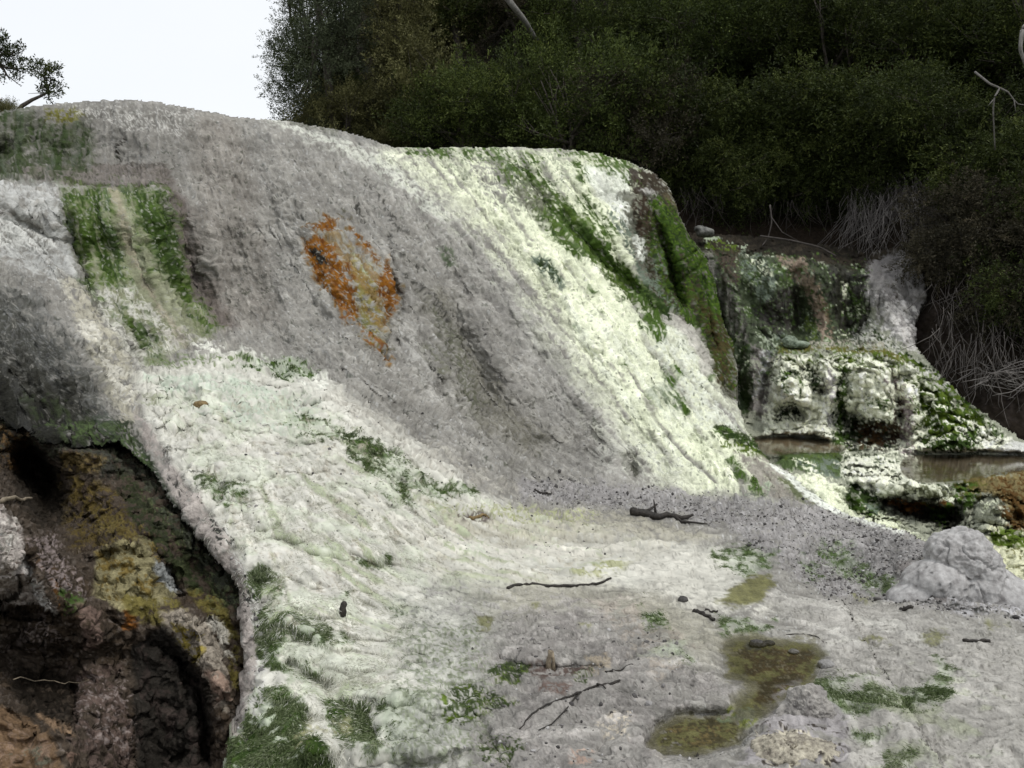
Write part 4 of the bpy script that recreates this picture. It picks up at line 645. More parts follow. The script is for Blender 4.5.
    L((.30, .22, .12), POOL_D, 3, 2, k=.95, wet=.3); L((.16, .13, .09), POOL_E, 3, 2, k=.95, wet=.4); L(OLIVE, [(905, 462), (960, 470), (1000, 462), (1030, 460), (1000, 478), (920, 484)], 3, 4, cov=.4)
    L(ALGA, [(780, 452), (840, 450), (860, 455), (843, 478), (820, 476), (790, 470), (775, 462)], 4, 5, k=.92, wet=.4); L(MOSS, [(775, 450), (850, 448), (850, 458), (790, 458)], 4, 5, cov=.5); L(TEAL, [(800, 462), (842, 458), (842, 478), (815, 476)], 4, 5, cov=.5); L(WHITE, [(795, 458), (815, 462), (812, 472), (800, 466)], 3, 5, cov=.45, field='d')
    L(WHITE, [(790, 474), (815, 474), (845, 486), (852, 500), (880, 505), (905, 530), (935, 545), (850, 520), (815, 495)], 4, 5, k=.95); L(ALGA, [(842, 494), (868, 498), (885, 512), (878, 518), (850, 510)], 4, 5, cov=.85); L(TEAL, [(858, 500), (885, 508), (880, 516)], 3, 4, cov=.5)
    slab = [(840, 454), (870, 452), (915, 460), (918, 476), (945, 484), (962, 498), (958, 506), (905, 496), (875, 500), (855, 490), (843, 478)]
    L((.74, .76, .60), slab, 4, 5, k=.95); L(ALGA_D, slab, 4, 6, cov=.22, field='d'); L((.16, .17, .10), [(905, 484), (962, 495), (960, 508), (900, 498), (880, 490)], 4, 6, cov=.55); L(ALGA_D, [(895, 462), (912, 462), (916, 474), (900, 476)], 3, 4, cov=.6); L(ALGA_D, [(846, 480), (862, 486), (882, 500), (868, 502), (850, 492)], 3, 4, cov=.85)
    L(DARK, [(878, 498), (910, 497), (960, 506), (962, 520), (948, 530), (925, 522), (895, 512)], 4, 4, k=.95); L(RUST, [(890, 500), (950, 505), (945, 515), (905, 512)], 4, 5, cov=.35); L(ALGA, [(925, 505), (950, 508), (945, 525), (932, 522)], 4, 5, cov=.5)  # cave under the slab has its shade painted in dark
    L((.17, .125, .04), [(965, 475), (1000, 474), (1040, 468), (1040, 535), (1015, 535), (1000, 500), (968, 495)], 5, 6, k=.85); L((.10, .055, .018), [(990, 478), (1040, 475), (1040, 530), (1010, 530)], 6, 7, cov=.6); L(OLIVE, [(955, 482), (985, 482), (980, 500), (960, 498)], 4, 6, cov=.75); L(ALGA, [(955, 484), (980, 484), (975, 505), (960, 512)], 4, 6, cov=.55); L(WHITE, [(975, 502), (1000, 500), (1002, 522), (985, 520)], 3, 5, cov=.6, field='d')
    L((.66, .66, .46), [(990, 525), (1040, 540), (1040, 640), (940, 640), (985, 560)], 5, 6, k=.95); L(MOSS, [(988, 532), (1010, 530), (1040, 545), (1010, 550), (995, 545)], 3, 4, cov=.75); L(OLIVE, [(1000, 550), (1040, 550), (1040, 600), (990, 590)], 6, 6, cov=.1, field='d', band=.05)
    p.r['w'] = rank(-(p.r['h']-.5)+.25*(p.r['e']-.5)+.35*p.nc)
    for sh in ([(792, 360), (835, 358), (838, 372), (826, 378), (806, 364)], [(776, 396), (800, 384), (812, 396), (832, 398), (836, 444), (800, 446), (806, 424), (800, 408), (778, 402)], [(848, 366), (890, 364), (896, 392), (886, 412), (862, 416), (846, 396)], [(905, 364), (930, 384), (930, 400), (912, 392)], [(915, 400), (930, 420), (922, 450), (908, 448)], [(985, 432), (1006, 440), (1000, 454), (970, 452)], [(845, 456), (905, 462), (918, 478), (900, 490), (866, 488), (846, 476)]): L((.85, .86, .70), sh, 5, 10, cov=.8, field='w', band=.1, k=.95)
    L((.60, .58, .55), [(880, 305), (912, 300), (914, 340), (925, 352), (905, 352), (884, 330)], 6, 9, cov=.75, field='w', k=.85)
    L(ALGA, ('s', [(846, 372), (841, 400), (840, 440)], 5), 4, 8, cov=.75, field='h'); L(MOSS, [(778, 350), (905, 354), (960, 392), (940, 400), (880, 366), (780, 360)], 4, 8, cov=.3, field='c', k=.9)
    up = [(690, 250), (868, 262), (870, 345), (700, 400)]; L(ALGA, up, 4, 6, cov=.14, field='c'); L((.42, .46, .34), up, 4, 6, cov=.035, field='d'); L(DARK, up, 4, 6, cov=.14, field='f', k=.8); p.cracks(up, 3.2, .05, .85, (.012, .011, .009)); p.cracks(None, 4, .03, .35, (.03, .04, .012))
    p.mottle(.08, .08, .06); return np.clip(p.C, .008, .86), p.W, np.ones(len(u), np.float32)
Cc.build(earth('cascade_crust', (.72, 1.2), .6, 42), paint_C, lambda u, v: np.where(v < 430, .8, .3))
tag(Cc.obj, 'stepped mossy cascade ledges beside the terrace', None, None, 'structure')

# ------------------------------------------------------------------ earth bank carrying the bush
D_CTRL = [(280, 170, 25), (280, 60, 29), (400, 160, 24.5), (500, 160, 24), (600, 180, 23), (700, 230, 21.5), (760, 236, 21.0), (840, 250, 20.3), (900, 300, 18.6), (950, 380, 16.8), (1024, 440, 15.4), (1110, 480, 14.4),
          (760, 200, 21.9), (850, 205, 21.0), (930, 240, 18.9), (1000, 300, 17.2), (1100, 350, 16.0),
          (300, 0, 33), (500, 0, 31), (700, 0, 28), (850, 0, 25.5), (1024, 0, 22.5), (1110, 0, 21.5), (500, 90, 27), (700, 110, 24.5), (850, 110, 22.8), (1024, 150, 19.4),
          (1350, 520, 13.0), (1350, 400, 14.0), (1350, 200, 16.5), (1350, 0, 20), (1350, -280, 28), (1600, 520, 12.6), (1600, 300, 15), (1600, 0, 20), (1600, -280, 27), (320, -260, 48), (500, -260, 44), (700, -260, 40), (900, -260, 35), (1110, -260, 31)]
D_POLY = [(285, 190), (300, 110), (330, 40), (360, -40), (400, -160), (440, -300), (1600, -300), (1600, 560), (1180, 530), (1060, 500), (990, 440), (930, 400), (860, 360), (690, 300), (560, 260), (400, 230)]
D = Land('bush_bank_hill', D_CTRL, D_POLY, (276, -300, 1600, 556), 4.0, 5)
D.rough(lambda P, u, v, l0, l1: .8*fbm(P, .35, 3, 91), lambda P, u, v, l0, l1: .12*fbm(P, 2, 3, 92))
def paint_D(P, u, v, N, l0, l1):
    p = Painter(P, u, v, (.024, .018, .013), l0, l1); p.lay((.016, .018, .010), [(270, -300), (1640, -300), (1640, 150), (900, 170), (690, 170), (270, 200)], 20, 20, cov=.6)  # soil darkened to stand for overhang shade the shrubs barely cast
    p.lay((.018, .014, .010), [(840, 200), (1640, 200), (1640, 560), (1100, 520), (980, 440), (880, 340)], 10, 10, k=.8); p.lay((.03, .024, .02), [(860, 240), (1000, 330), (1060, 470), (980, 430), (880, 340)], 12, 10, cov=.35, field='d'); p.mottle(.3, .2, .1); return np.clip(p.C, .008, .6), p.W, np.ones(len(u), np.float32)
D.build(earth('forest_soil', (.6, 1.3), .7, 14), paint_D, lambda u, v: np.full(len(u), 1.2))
tag(D.obj, kind='structure')

# ------------------------------------------------------------------ eroded cliff under the terrace lip
E_CTRL = [(-60, 360, 9.8), (0, 395, 9.3), (60, 410, 9.2), (130, 415, 9.7), (180, 480, 8.4), (230, 560, 7.4), (262, 620, 6.7), (262, 700, 6.0), (255, 800, 5.2),
          (0, 432, 8.55), (50, 448, 8.5), (85, 452, 8.45), (120, 449, 8.65), (-60, 430, 8.7), (38, 482, 8.9), (14, 480, 8.3), (100, 470, 8.15), (90, 500, 7.9), (140, 500, 7.8), (185, 540, 7.2), (222, 590, 6.75),
          (60, 530, 7.4), (110, 550, 6.7), (130, 545, 6.6), (165, 560, 6.6), (178, 590, 6.75), (150, 600, 6.3), (190, 620, 6.05), (215, 640, 6.2), (225, 680, 5.8), (232, 720, 5.5),
          (0, 510, 5.6), (30, 550, 5.5), (52, 605, 5.5), (0, 600, 5.5), (20, 620, 5.9), (60, 640, 5.9), (80, 590, 6.1), (100, 640, 6.0), (140, 660, 6.1), (165, 700, 6.0), (190, 720, 5.9), (140, 760, 5.6), (200, 768, 5.5),
          (30, 690, 5.7), (60, 700, 5.6), (90, 700, 5.4), (0, 720, 4.7), (30, 740, 4.6), (75, 725, 4.75), (60, 768, 4.4), (0, 780, 4.3), (110, 790, 4.7), (-60, 500, 5.7), (-60, 620, 5.5), (-60, 780, 4.3), (100, 840, 4.3), (220, 840, 4.9), (-60, 840, 3.9)]
E_POLY = [(-62, 350), (0, 370), (70, 405), (130, 425), (185, 480), (240, 545), (266, 610), (268, 700), (264, 842), (-62, 842)]
E = Land('eroded_cliff_hill', E_CTRL, E_POLY, (-62, 350, 270, 842), 1.3, 1)
E.bump([(0, 500), (25, 530), (40, 575), (52, 612)], 5, [-.1, -.2, -.25, -.2]); E.bump([(0, 612), (55, 618)], 6, .35); E.bump([(150, 545), (172, 575), (180, 595)], 4, [.05, .2, .1]); E.bump([(90, 555), (110, 545), (140, 542)], 5, -.18)
E.bump([(165, 610), (195, 620), (210, 660), (222, 690)], 12, [-.1, -.2, -.25, -.2]); E.bump([(210, 625), (225, 640)], 7, -.12); E.bump([(150, 640), (180, 660), (205, 700), (208, 760)], 8, [.1, .3, .35, .35]); E.bump([(75, 690), (72, 725)], 5, .25); E.bump([(80, 610), (95, 640)], 10, -.15); E.bump([(175, 545), (230, 605)], 7, .15)
E.bump([(28, 460), (45, 485), (50, 515)], 16, .7); E.bump([(60, 452), (110, 455)], 6, -.2); E.bump([(0, 640), (60, 650), (130, 655)], 9, .15); E.bump([(40, 735), (70, 730)], 7, -.15); E.bump([(200, 600), (215, 612)], 8, .15)
def E_depth(P, u, v, l0, l1):
    r = fbm(P, 1.5, 4, 95); q = np.abs(fbm(P*np.array([1, 1, 1.5]), 3.2, 3, 96)); return .22*r-.22*q
def E_norm(P, u, v, l0, l1):
    n = noise(P*4.5, 97); cr = -.05*np.exp(-(n/.06)**2); dirt = sstep(-10, 10, poly_sd(u, v, [(-60, 700), (28, 715), (62, 760), (70, 845), (-60, 845)])); return (1-.7*dirt)*(.045*fbm(P, 6, 4, 98, .6)+cr+.02*np.abs(noise(P*17, 99)))+.008*noise(P*40, 100)
E.rough(E_depth, E_norm)
def paint_E(P, u, v, N, l0, l1):
    p = Painter(P, u, v, (.062, .048, .036), l0, l1); L = p.lay
    L((.05, .036, .024), None, cov=.45, field='b', band=.3, k=.8); L((.12, .10, .085), None, cov=.16, field='d', band=.08, k=.7)
    L((.026, .028, .015), [(-60, 350), (140, 390), (240, 540), (270, 620), (240, 620), (190, 550), (130, 470), (60, 430), (-60, 400)], 8, 8, cov=.8, wet=.4)
    L((.03, .028, .02), [(-60, 400), (140, 400), (160, 480), (100, 475), (60, 465), (-60, 450)], 10, 14, cov=.8, k=.9, wet=.4); L((.055, .065, .035), [(-60, 400), (140, 400), (170, 500), (100, 470), (60, 460), (-60, 450)], 10, 14, cov=.25, field='d', k=.8); L((.02, .017, .013), [(10, 455), (40, 448), (62, 470), (72, 520), (40, 530), (12, 490)], 8, 12, k=.8); L((.12, .085, .03), [(58, 452), (75, 450), (108, 458), (98, 474), (65, 470)], 4, 5, cov=.85); L((.11, .065, .025), [(0, 430), (30, 435), (20, 470), (0, 470)], 6, 6, cov=.5)  # cave mouth painted near black to deepen its shade
    L((.085, .062, .02), [(65, 470), (130, 500), (150, 540), (110, 550), (70, 545)], 10, 9, cov=.55); L((.11, .085, .028), [(90, 510), (150, 520), (152, 540), (100, 548)], 8, 8, cov=.5, field='d'); L((.026, .032, .014), [(110, 455), (190, 530), (232, 600), (225, 620), (180, 580), (130, 520)], 8, 8, cov=.7); L((.10, .12, .06), [(130, 460), (230, 590), (238, 610), (200, 570), (140, 500)], 6, 8, cov=.25, field='d')
    L((.235, .21, .115), [(95, 552), (125, 541), (148, 543), (160, 565), (178, 595), (165, 606), (130, 612), (95, 600)], 5, 6, k=.92); L((.15, .11, .035), [(95, 552), (160, 545), (170, 600), (100, 600)], 4, 6, cov=.35, field='c'); L((.30, .31, .30), [(153, 560), (168, 568), (180, 592), (168, 594), (156, 575)], 3, 3, cov=.9); L(DARK, ('s', [(140, 548), (148, 572), (158, 590)], 1.4), 2, 4, cov=.7)
    L((.13, .11, .035), [(120, 590), (180, 600), (195, 625), (170, 625), (130, 620)], 6, 6, cov=.65); L((.12, .10, .03), [(188, 590), (215, 595), (238, 635), (240, 690), (225, 700), (228, 650), (205, 610)], 5, 5, cov=.8); L((.17, .07, .018), [(125, 612), (138, 616), (136, 632), (124, 630)], 4, 5, cov=.6); L((.10, .05, .018), [(40, 560), (70, 580), (90, 620), (60, 610)], 8, 8, cov=.5)
    L((.27, .235, .19), [(160, 612), (182, 610), (205, 622), (225, 660), (232, 690), (225, 712), (212, 700), (205, 670), (180, 650)], 5, 6, cov=.92); L((.24, .17, .13), [(208, 670), (228, 675), (230, 700), (215, 705)], 5, 5, cov=.75); L((.38, .36, .31), [(208, 618), (220, 618), (230, 640), (235, 665), (222, 650)], 4, 4, cov=.8); L((.24, .19, .045), [(172, 625), (190, 628), (205, 650), (195, 665), (178, 645)], 4, 6, cov=.55)
    L((.022, .02, .017), [(132, 645), (165, 625), (185, 650), (205, 680), (214, 720), (208, 790), (140, 800), (132, 720)], 6, 6, k=.9); L((.045, .035, .03), [(132, 640), (210, 680), (210, 790), (140, 790)], 5, 5, cov=.25, field='s')
    rock = [(-60, 500), (2, 508), (22, 528), (24, 556), (36, 575), (56, 612), (42, 604), (20, 604), (0, 610), (-60, 620)]
    L((.44, .395, .36), rock, 3, 4, k=.95); L((.56, .545, .52), [(20, 560), (34, 572), (56, 614), (44, 606), (26, 580)], 3, 3, cov=.9); L((.56, .52, .47), [(-60, 505), (16, 520), (22, 548), (-60, 570)], 4, 6, cov=.55); L((.12, .095, .08), rock, 3, 4, cov=.16, field='d'); L(DARK, ('s', [(-2, 606), (8, 600), (20, 592), (20, 575)], 1.6), 2, 3, cov=.8)
    L((.22, .18, .17), [(30, 540), (55, 535), (75, 580), (90, 600), (70, 605), (45, 580)], 8, 8, cov=.4, field='d'); L((.06, .10, .025), [(60, 590), (80, 595), (84, 612), (66, 612)], 4, 6, cov=.65); L((.15, .105, .085), [(78, 605), (100, 612), (104, 640), (85, 648)], 6, 6, cov=.7); L((.22, .18, .16), [(40, 610), (62, 640), (20, 650), (0, 650)], 8, 7, cov=.3, field='d')
    L((.10, .072, .06), [(70, 665), (120, 670), (130, 730), (135, 780), (75, 780)], 8, 8, cov=.6); L((.20, .165, .15), [(72, 665), (132, 680), (135, 760), (78, 740)], 8, 8, cov=.15, field='d', band=.06); L((.02, .016, .012), [(20, 660), (75, 680), (74, 725), (30, 720), (10, 690)], 8, 8, cov=.8)
    L((.155, .10, .058), [(-60, 700), (0, 708), (28, 720), (50, 735), (62, 768), (80, 800), (80, 845), (-60, 845)], 6, 7, k=.95); L((.20, .135, .085), [(38, 715), (52, 720), (70, 728), (72, 735), (55, 732)], 3, 4, cov=.85); L((.15, .14, .10), [(10, 755), (40, 745), (50, 765), (20, 772)], 6, 6, cov=.5); L((.19, .13, .09), [(-60, 700), (50, 740), (60, 840), (-60, 840)], 6, 6, cov=.3, field='d'); L((.18, .12, .09), [(68, 750), (80, 752), (80, 765), (70, 764)], 4, 4, cov=.7)
    L((.10, .115, .05), [(110, 455), (190, 530), (240, 605), (215, 610), (150, 520)], 8, 10, cov=.2, field='d', k=.7); L((.018, .018, .012), [(60, 440), (130, 450), (240, 590), (200, 580), (130, 500)], 8, 10, cov=.3, field='c', k=.8); p.mottle(.22, .16, .12); return np.clip(p.C, .008, .6), p.W, np.ones(len(u), np.float32)
E.build(earth('cliff_rock', (.66, 1.25), .8, 38, .8), paint_E, lambda u, v: np.full(len(u), .25))
tag(E.obj, kind='structure')

# ------------------------------------------------------------------ the same land carried on past the frame on both sides
def carry_on(name, ctrl, poly, box, base, dark, mat):
    s = Land(name, ctrl, poly, box, 4.0, 3)
    s.rough(lambda P, u, v, l0, l1: .22*fbm(P, .8, 4, 61), lambda P, u, v, l0, l1: .05*fbm(P, 2.6, 4, 71)+.05*np.abs(fbm(P, 5, 3, 72)))
    def pt(P, u, v, N, l0, l1):
        p = Painter(P, u, v, base, l0, l1); p.lay(dark, None, cov=.45, field='b', band=.3, k=.7); p.lay(np.array(base)*1.5, None, cov=.15, field='c', k=.5); p.lay(ALGA_D, None, cov=.08, field='b', k=.6); p.mottle(); return np.clip(p.C, .01, .8), p.W, np.ones(len(u), np.float32)
    s.build(mat, pt, lambda u, v: np.full(len(u), .6)); tag(s.obj, kind='structure'); return s
mat_side = earth('side_crust', (.8, 1.15), .6, 30)
carry_on('terrace_shoulder_hill', [c for c in A_CTRL if c[0] < 140 and c[1] < 480]+[(-250, 132, 16.3), (-480, 160, 16), (-250, 190, 13.2), (-480, 210, 13.6), (-250, 300, 10.3), (-480, 300, 10.8), (-250, 430, 8.6), (-480, 430, 8.9), (-480, 480, 8.2), (-250, 480, 8.2)],
         [(-480, 160), (-250, 132), (-52, 114), (-50, 440), (-250, 450), (-480, 460)], (-480, 112, -48, 462), (.19, .18, .165), GREY_D, mat_side)
carry_on('gully_side_hill', [c for c in E_CTRL if c[0] < 80]+[(-250, 400, 9.2), (-480, 400, 9.6), (-250, 500, 6.4), (-480, 500, 7.2), (-250, 620, 5.4), (-480, 620, 5.6), (-250, 780, 4.2), (-480, 780, 4.2), (-480, 850, 3.7)],
         [(-480, 410), (-250, 400), (-50, 380), (-50, 850), (-480, 850)], (-480, 380, -50, 850), (.09, .07, .05), (.05, .038, .028), mat_side)
carry_on('basin_side_hill', [(1000, 454, 14.2), (1060, 470, 13.4), (1110, 480, 13.0), (1110, 520, 10.6), (1110, 600, 8.1), (1110, 650, 6.1), (1110, 700, 5.27), (1110, 760, 4.54), (1110, 830, 3.9), (1000, 700, 5.3), (1000, 600, 8.4), (1300, 500, 12.5), (1300, 560, 9.2), (1300, 650, 6.1), (1300, 760, 4.5), (1300, 840, 3.85), (1560, 520, 12), (1560, 600, 8.2), (1560, 700, 5.3), (1560, 840, 3.8)],
         [(1104, 476), (1300, 500), (1560, 520), (1560, 842), (1104, 842)], (1104, 470, 1560, 842), (.33, .315, .285), GREY_D, mat_side)

# ------------------------------------------------------------------ wide ground under everything
g = MB(); n = 40; gv = []; gf = []
xs = np.sign(np.linspace(-1, 1, n))*np.abs(np.linspace(-1, 1, n))**3*900
X, Y = np.meshgrid(xs, xs+20); Z = -2.6+.25*np.sin(X*.11)*np.cos(Y*.13)+np.clip((Y-40)*.02, 0, 6)*0
mesh_g = mesh_obj('ground', np.stack([X.ravel(), Y.ravel(), Z.ravel()], 1), [(j*n+i, j*n+i+1, (j+1)*n+i+1, (j+1)*n+i) for j in range(n-1) for i in range(n-1)], plain('ground_soil', (.045, .05, .022), (.11, .10, .06), 1.2, .95))
tag(mesh_g, kind='structure')

# ------------------------------------------------------------------ standing water
def pool(pl, zrel, mat, name='pool'):
    a = np.array(pl, float); c = a.mean(0); rr = []
    m = len(a); t = np.linspace(0, m, 4*m, endpoint=False); i = t.astype(int); f = (t-i)[:, None]
    p0, p1, p2, p3 = a[(i-1) % m], a[i], a[(i+1) % m], a[(i+2) % m]
    s = .5*(2*p1+(p2-p0)*f+(2*p0-5*p1+4*p2-p3)*f*f+(3*p1-p0-3*p2+p3)*f**3)
    s = c+(s-c)*1.03
    d = depth_on_plane(s[:, 0], s[:, 1], zrel); V = at(s[:, 0], s[:, 1], d)[::-1]
    if np.cross(V[:, :2], np.roll(V[:, :2], -1, 0)).sum() < 0: V = V[::-1]
    return tag(mesh_obj(name, V, [tuple(range(len(V)))], mat, smooth=False), kind='structure')
wm1 = water_mat('shallow_water', (.13, .115, .035), .1); wm2 = water_mat('tan_water', (.20, .15, .09), .35)
pool(POOL_A, -2.19+.004, wm1); pool(POOL_B, -2.23+.004, wm1); pool(POOL_D, -1.93+.01, wm2); pool(POOL_E, -2.03+.01, wm2)
# ------------------------------------------------------------------ rocks
def icos(sub):
    import bmesh
    bm = bmesh.new(); bmesh.ops.create_icosphere(bm, subdivisions=sub, radius=1.0)
    V = np.array([v.co[:] for v in bm.verts]); Fc = [tuple(v.index for v in f.verts) for f in bm.faces]; bm.free(); return V, np.array(Fc)
ICO = {k: icos(k) for k in (2, 5, 6)}
def boulder(name, pos, lobes, label, mat, seed, amp=.12, sub=5, pits=.03, cat='boulder', cracks=.0, facets=0):
    """one solid stone: directions pushed out to the hull of several overlapping ellipsoids, then weathered"""
    V, Fc = ICO[sub]; r = np.full(len(V), 1e-3)
    for (c, rad) in lobes:
        c = np.array(c, float); rad = np.array(rad, float)
        a = ((V/rad)**2).sum(1); b = -2*(V*c/rad**2).sum(1); cc = ((c/rad)**2).sum()-1
        disc = b*b-4*a*cc; t = np.where(disc > 0, (-b+np.sqrt(np.maximum(disc, 0)))/(2*a), 0); r = np.maximum(r, t)
    P = V*r[:, None]; s = np.mean(r); rg_ = np.random.default_rng(seed+100)
    for _ in range(facets):                       # broken faces
        n_ = rg_.normal(0, 1, 3); n_[2] = abs(n_[2])*.7; n_ /= np.linalg.norm(n_); h_ = (P@n_); o_ = np.quantile(h_, rg_.uniform(.88, .97)); P = P-n_*(np.maximum(0, h_-o_)*.88)[:, None]
    n = fbm(P/s, 1.3, 4, seed, .6); n2 = np.abs(fbm(P/s, 3.5, 3, seed+5)); n3 = noise(P/s*14, seed+9)
    P = P+V*(s*(amp*n*2-amp*n2*1.2+pits*n3))[:, None]
    if cracks: P -= V*(s*cracks*np.exp(-(noise(P/s*np.array([2.2, 2.2, 1.0]), seed+3)/.05)**2))[:, None]
    o = mesh_obj(name, P, Fc, mat); o.location = pos
    return tag(o, label, cat)
ROCK = plain('pale_rock', (.20, .19, .185), (.46, .45, .44), 14, .9, .6); ROCK2 = plain('crusted_rock', (.13, .12, .115), (.38, .36, .33), 16, .9, .7); DSTONE = plain('dark_stone', (.03, .028, .026), (.08, .075, .07), 30, .7, .5); BSTONE = plain('brown_stone', (.10, .07, .03), (.24, .17, .08), 30, .8, .5); GSTONE = plain('grey_stone', (.14, .135, .13), (.30, .29, .28), 30, .8, .5)
def on_land(L, u, v, lift=0.0):
    P, N = L.point(u, v); P[2] += lift; return P
k = at(964, 562, 7.75)
boulder('boulder', k, [((0, 0, .03), (.27, .26, .27)), ((.10, 0, -.04), (.24, .25, .24)), ((-.14, 0, .08), (.19, .2, .2)), ((-.26, -.05, -.2), (.30, .26, .24)), ((-.46, -.08, -.33), (.26, .2, .17)), ((.12, 0, -.25), (.36, .3, .26)), ((.34, -.05, -.32), (.34, .28, .2))], 'pale grey pitted boulder crowning the right end of the gravel ridge', ROCK, 3, .09, 6, .028, cracks=.10)
boulder('boulder', on_land(A, 808, 712, .02), [((0, 0, 0), (.12, .12, .14)), ((.05, 0, -.03), (.13, .12, .10)), ((-.04, 0, -.05), (.14, .12, .08))], 'squat grey rock at the lower right edge of the olive pool', ROCK2, 8, .13, 6, .03, cracks=.05, facets=5)
boulder('boulder', on_land(A, 790, 752, -.01), [((0, 0, 0), (.20, .14, .07)), ((.12, 0, -.02), (.16, .13, .06))], 'low cracked slab crusted with cream mineral at the bottom edge', plain('crusted_slab', (.10, .085, .07), (.52, .48, .38), 22, .9, .8), 12, .2, 5, .05, cracks=.25)
boulder('boulder', Cc.point(700, 240)[0]+np.array([0, -.5, .12]), [((0, 0, -.03), (.20, .18, .11)), ((-.12, 0, .04), (.13, .13, .08))], 'dark rounded boulder on the upper ledge behind the mossy bulge', plain('ledge_rock', (.03, .03, .028), (.22, .22, .2), 7, .6, .6), 15, .1, 5, .03)
boulder('boulder', Cc.point(790, 345)[0]+np.array([0, -.25, .05]), [((-.08, 0, .02), (.15, .15, .13)), ((.1, 0, -.03), (.22, .16, .08))], 'wedge of grey green stone sitting on the middle cascade ledge', plain('blue_green_rock', (.04, .06, .035), (.30, .35, .27), 10, .7, .6), 18, .14, 5, .04)
boulder('stone', on_land(A, 683, 604, .01), [((0, 0, 0), (.045, .035, .035)), ((.02, 0, -.01), (.03, .03, .02))], 'small dark pointed stone on pale crust above the short stick', DSTONE, 21, .12, 2, cat='stone')
boulder('stone', on_land(A, 826, 666, .015), [((0, 0, 0), (.055, .045, .035))], 'rounded grey stone at the right tip of the olive pool', GSTONE, 22, .1, 5, .03, cat='stone')
boulder('stone', on_land(A, 200, 408, .03), [((0, 0, 0), (.08, .05, .045)), ((.03, 0, 0), (.05, .04, .04))], 'brown stone lying in the pale shallow basin at left', BSTONE, 23, .12, 5, .03, cat='stone')
for (x, y, s_, lb) in ((757, 646, .05, 'larger wet dark stone standing in the far side of the olive pool'), (769, 644, .035, 'smaller wet dark stone in the far side of the olive pool'), (794, 653, .03, 'little pale grey stone in the right half of the olive pool')):
    boulder('stone', on_land(A, x, y, .01), [((0, 0, 0), (s_*1.2, s_, s_*.6)), ((s_*.6, 0, 0), (s_*.7, s_*.7, s_*.45))], lb, GSTONE if 'pale' in lb else DSTONE, 30+x, .15, 5, .03, cat='stone')

# ------------------------------------------------------------------ driftwood
WOOD = plain('wet_black_wood', (.010, .009, .008), (.042, .036, .03), 30, .7, .6, stretch=(1, 1, 1)); PALEWOOD = plain('weathered_wood', (.12, .095, .065), (.30, .25, .18), 30, .8, .6); GREYTWIG = plain('grey_twig', (.07, .065, .058), (.17, .16, .15), 20, .85, .3)
def stick_pts(L, px, lift, sub=5, wob=.004):
    out = []
    for k in range(len(px)-1):
        for j in range(sub):
            t = j/sub; u = px[k][0]*(1-t)+px[k+1][0]*t; v = px[k][1]*(1-t)+px[k+1][1]*t
            out.append(on_land(L, u, v, lift))
    out.append(on_land(L, *px[-1], lift)); out = np.array(out)
    for _ in range(3): out[1:-1] = .5*out[1:-1]+.25*(out[:-2]+out[2:])
    return out+RNG.normal(0, wob, out.shape)
def stick(name, px, r0, r1, label, mat=None, L=None, lift=None, twigs=(), cat='stick', seg=8):
    L = L or A; b = MB(); pts = stick_pts(L, px, r0*.7 if lift is None else lift); n = len(pts)
    rad = np.linspace(r0, r1, n)*(1+RNG.normal(0, .1, n)); b.tube(pts, rad, seg)
    o = b.build(name, mat or WOOD); c = pts.mean(0)
    o.data.transform(__import__('mathutils').Matrix.Translation(-__import__('mathutils').Vector(c))); o.location = c
    for (tp, ra, rb) in twigs:
        t = MB(); t.tube(np.array(tp)-c, np.linspace(ra, rb, len(tp)), 6); t.build('twig', mat or WOOD, o)
    return tag(o, label, cat)
stick('fallen_stick', [(507, 591), (520, 588.5), (535, 586.5), (560, 588.5), (580, 590), (596, 586.5), (611, 582.5)], .014, .010, 'long thin black stick lying bent across the pale flat')
q = [on_land(A, 655, 519, .02)]; q += [q[0]+np.array([-.01, 0, .09]), q[0]+np.array([-.025, .01, .19])]
q2 = [on_land(A, 672, 521, .03), on_land(A, 682, 525, .02), on_land(A, 694, 527, .02), on_land(A, 708, 528, .02)]
q3 = [on_land(A, 640, 518, .03), on_land(A, 650, 513, .05), on_land(A, 657, 511, .08)]
stick('driftwood_branch', [(632, 517), (645, 519), (660, 521), (678, 522), (693, 521)], .05, .018, 'dark driftwood branch with an upright twig beside the gravel', twigs=[(q, .02, .006), (q2, .024, .008), (q3, .02, .012)], cat='driftwood')
b0 = on_land(A, 342, 614, -.01)
m_ = MB(); m_.tube([b0, b0+np.array([.003, 0, .03]), b0+np.array([.004, 0, .06]), b0+np.array([.012, .01, .085]), b0+np.array([.016, .01, .10])], [.026, .029, .022, .024, .013], 9); tag(m_.build('wood_stub', WOOD), 'short black wood stub standing upright on the white flow', 'stub')
stick('fallen_stick', [(693, 613), (703, 617), (714, 621.5)], .018, .015, 'stubby black stick lying aslant above the olive pool')
stick('fallen_stick', [(705, 611.5), (712, 613), (718, 613)], .009, .006, 'tiny dark twig just behind the stubby slanting stick')
stick('fallen_stick', [(964, 643), (977, 643.5), (990, 643)], .014, .011, 'short straight black stick on the grey flat at far right')
stick('fallen_stick', [(903, 611.5), (908, 611.5), (913, 612)], .018, .014, 'small black wood chip at the foot of the gravel ridge')
f1 = [on_land(A, *p_, .012) for p_ in ((577, 697), (566, 712), (552, 726), (538, 734))]; f2 = [on_land(A, *p_, .012) for p_ in ((597, 688), (602, 690), (605, 693))]
stick('forked_twig', [(619, 685), (597, 687), (577, 697), (556, 707), (535, 717), (520, 726)], .009, .004, 'thin forked black twig spread on the mauve mud', twigs=[(f1, .006, .003), (f2, .008, .004)], cat='twig')
stick('forked_twig', [(606, 674), (618, 670), (633, 667)], .008, .004, 'short dark twig beside the brown hole in the mud', cat='twig')
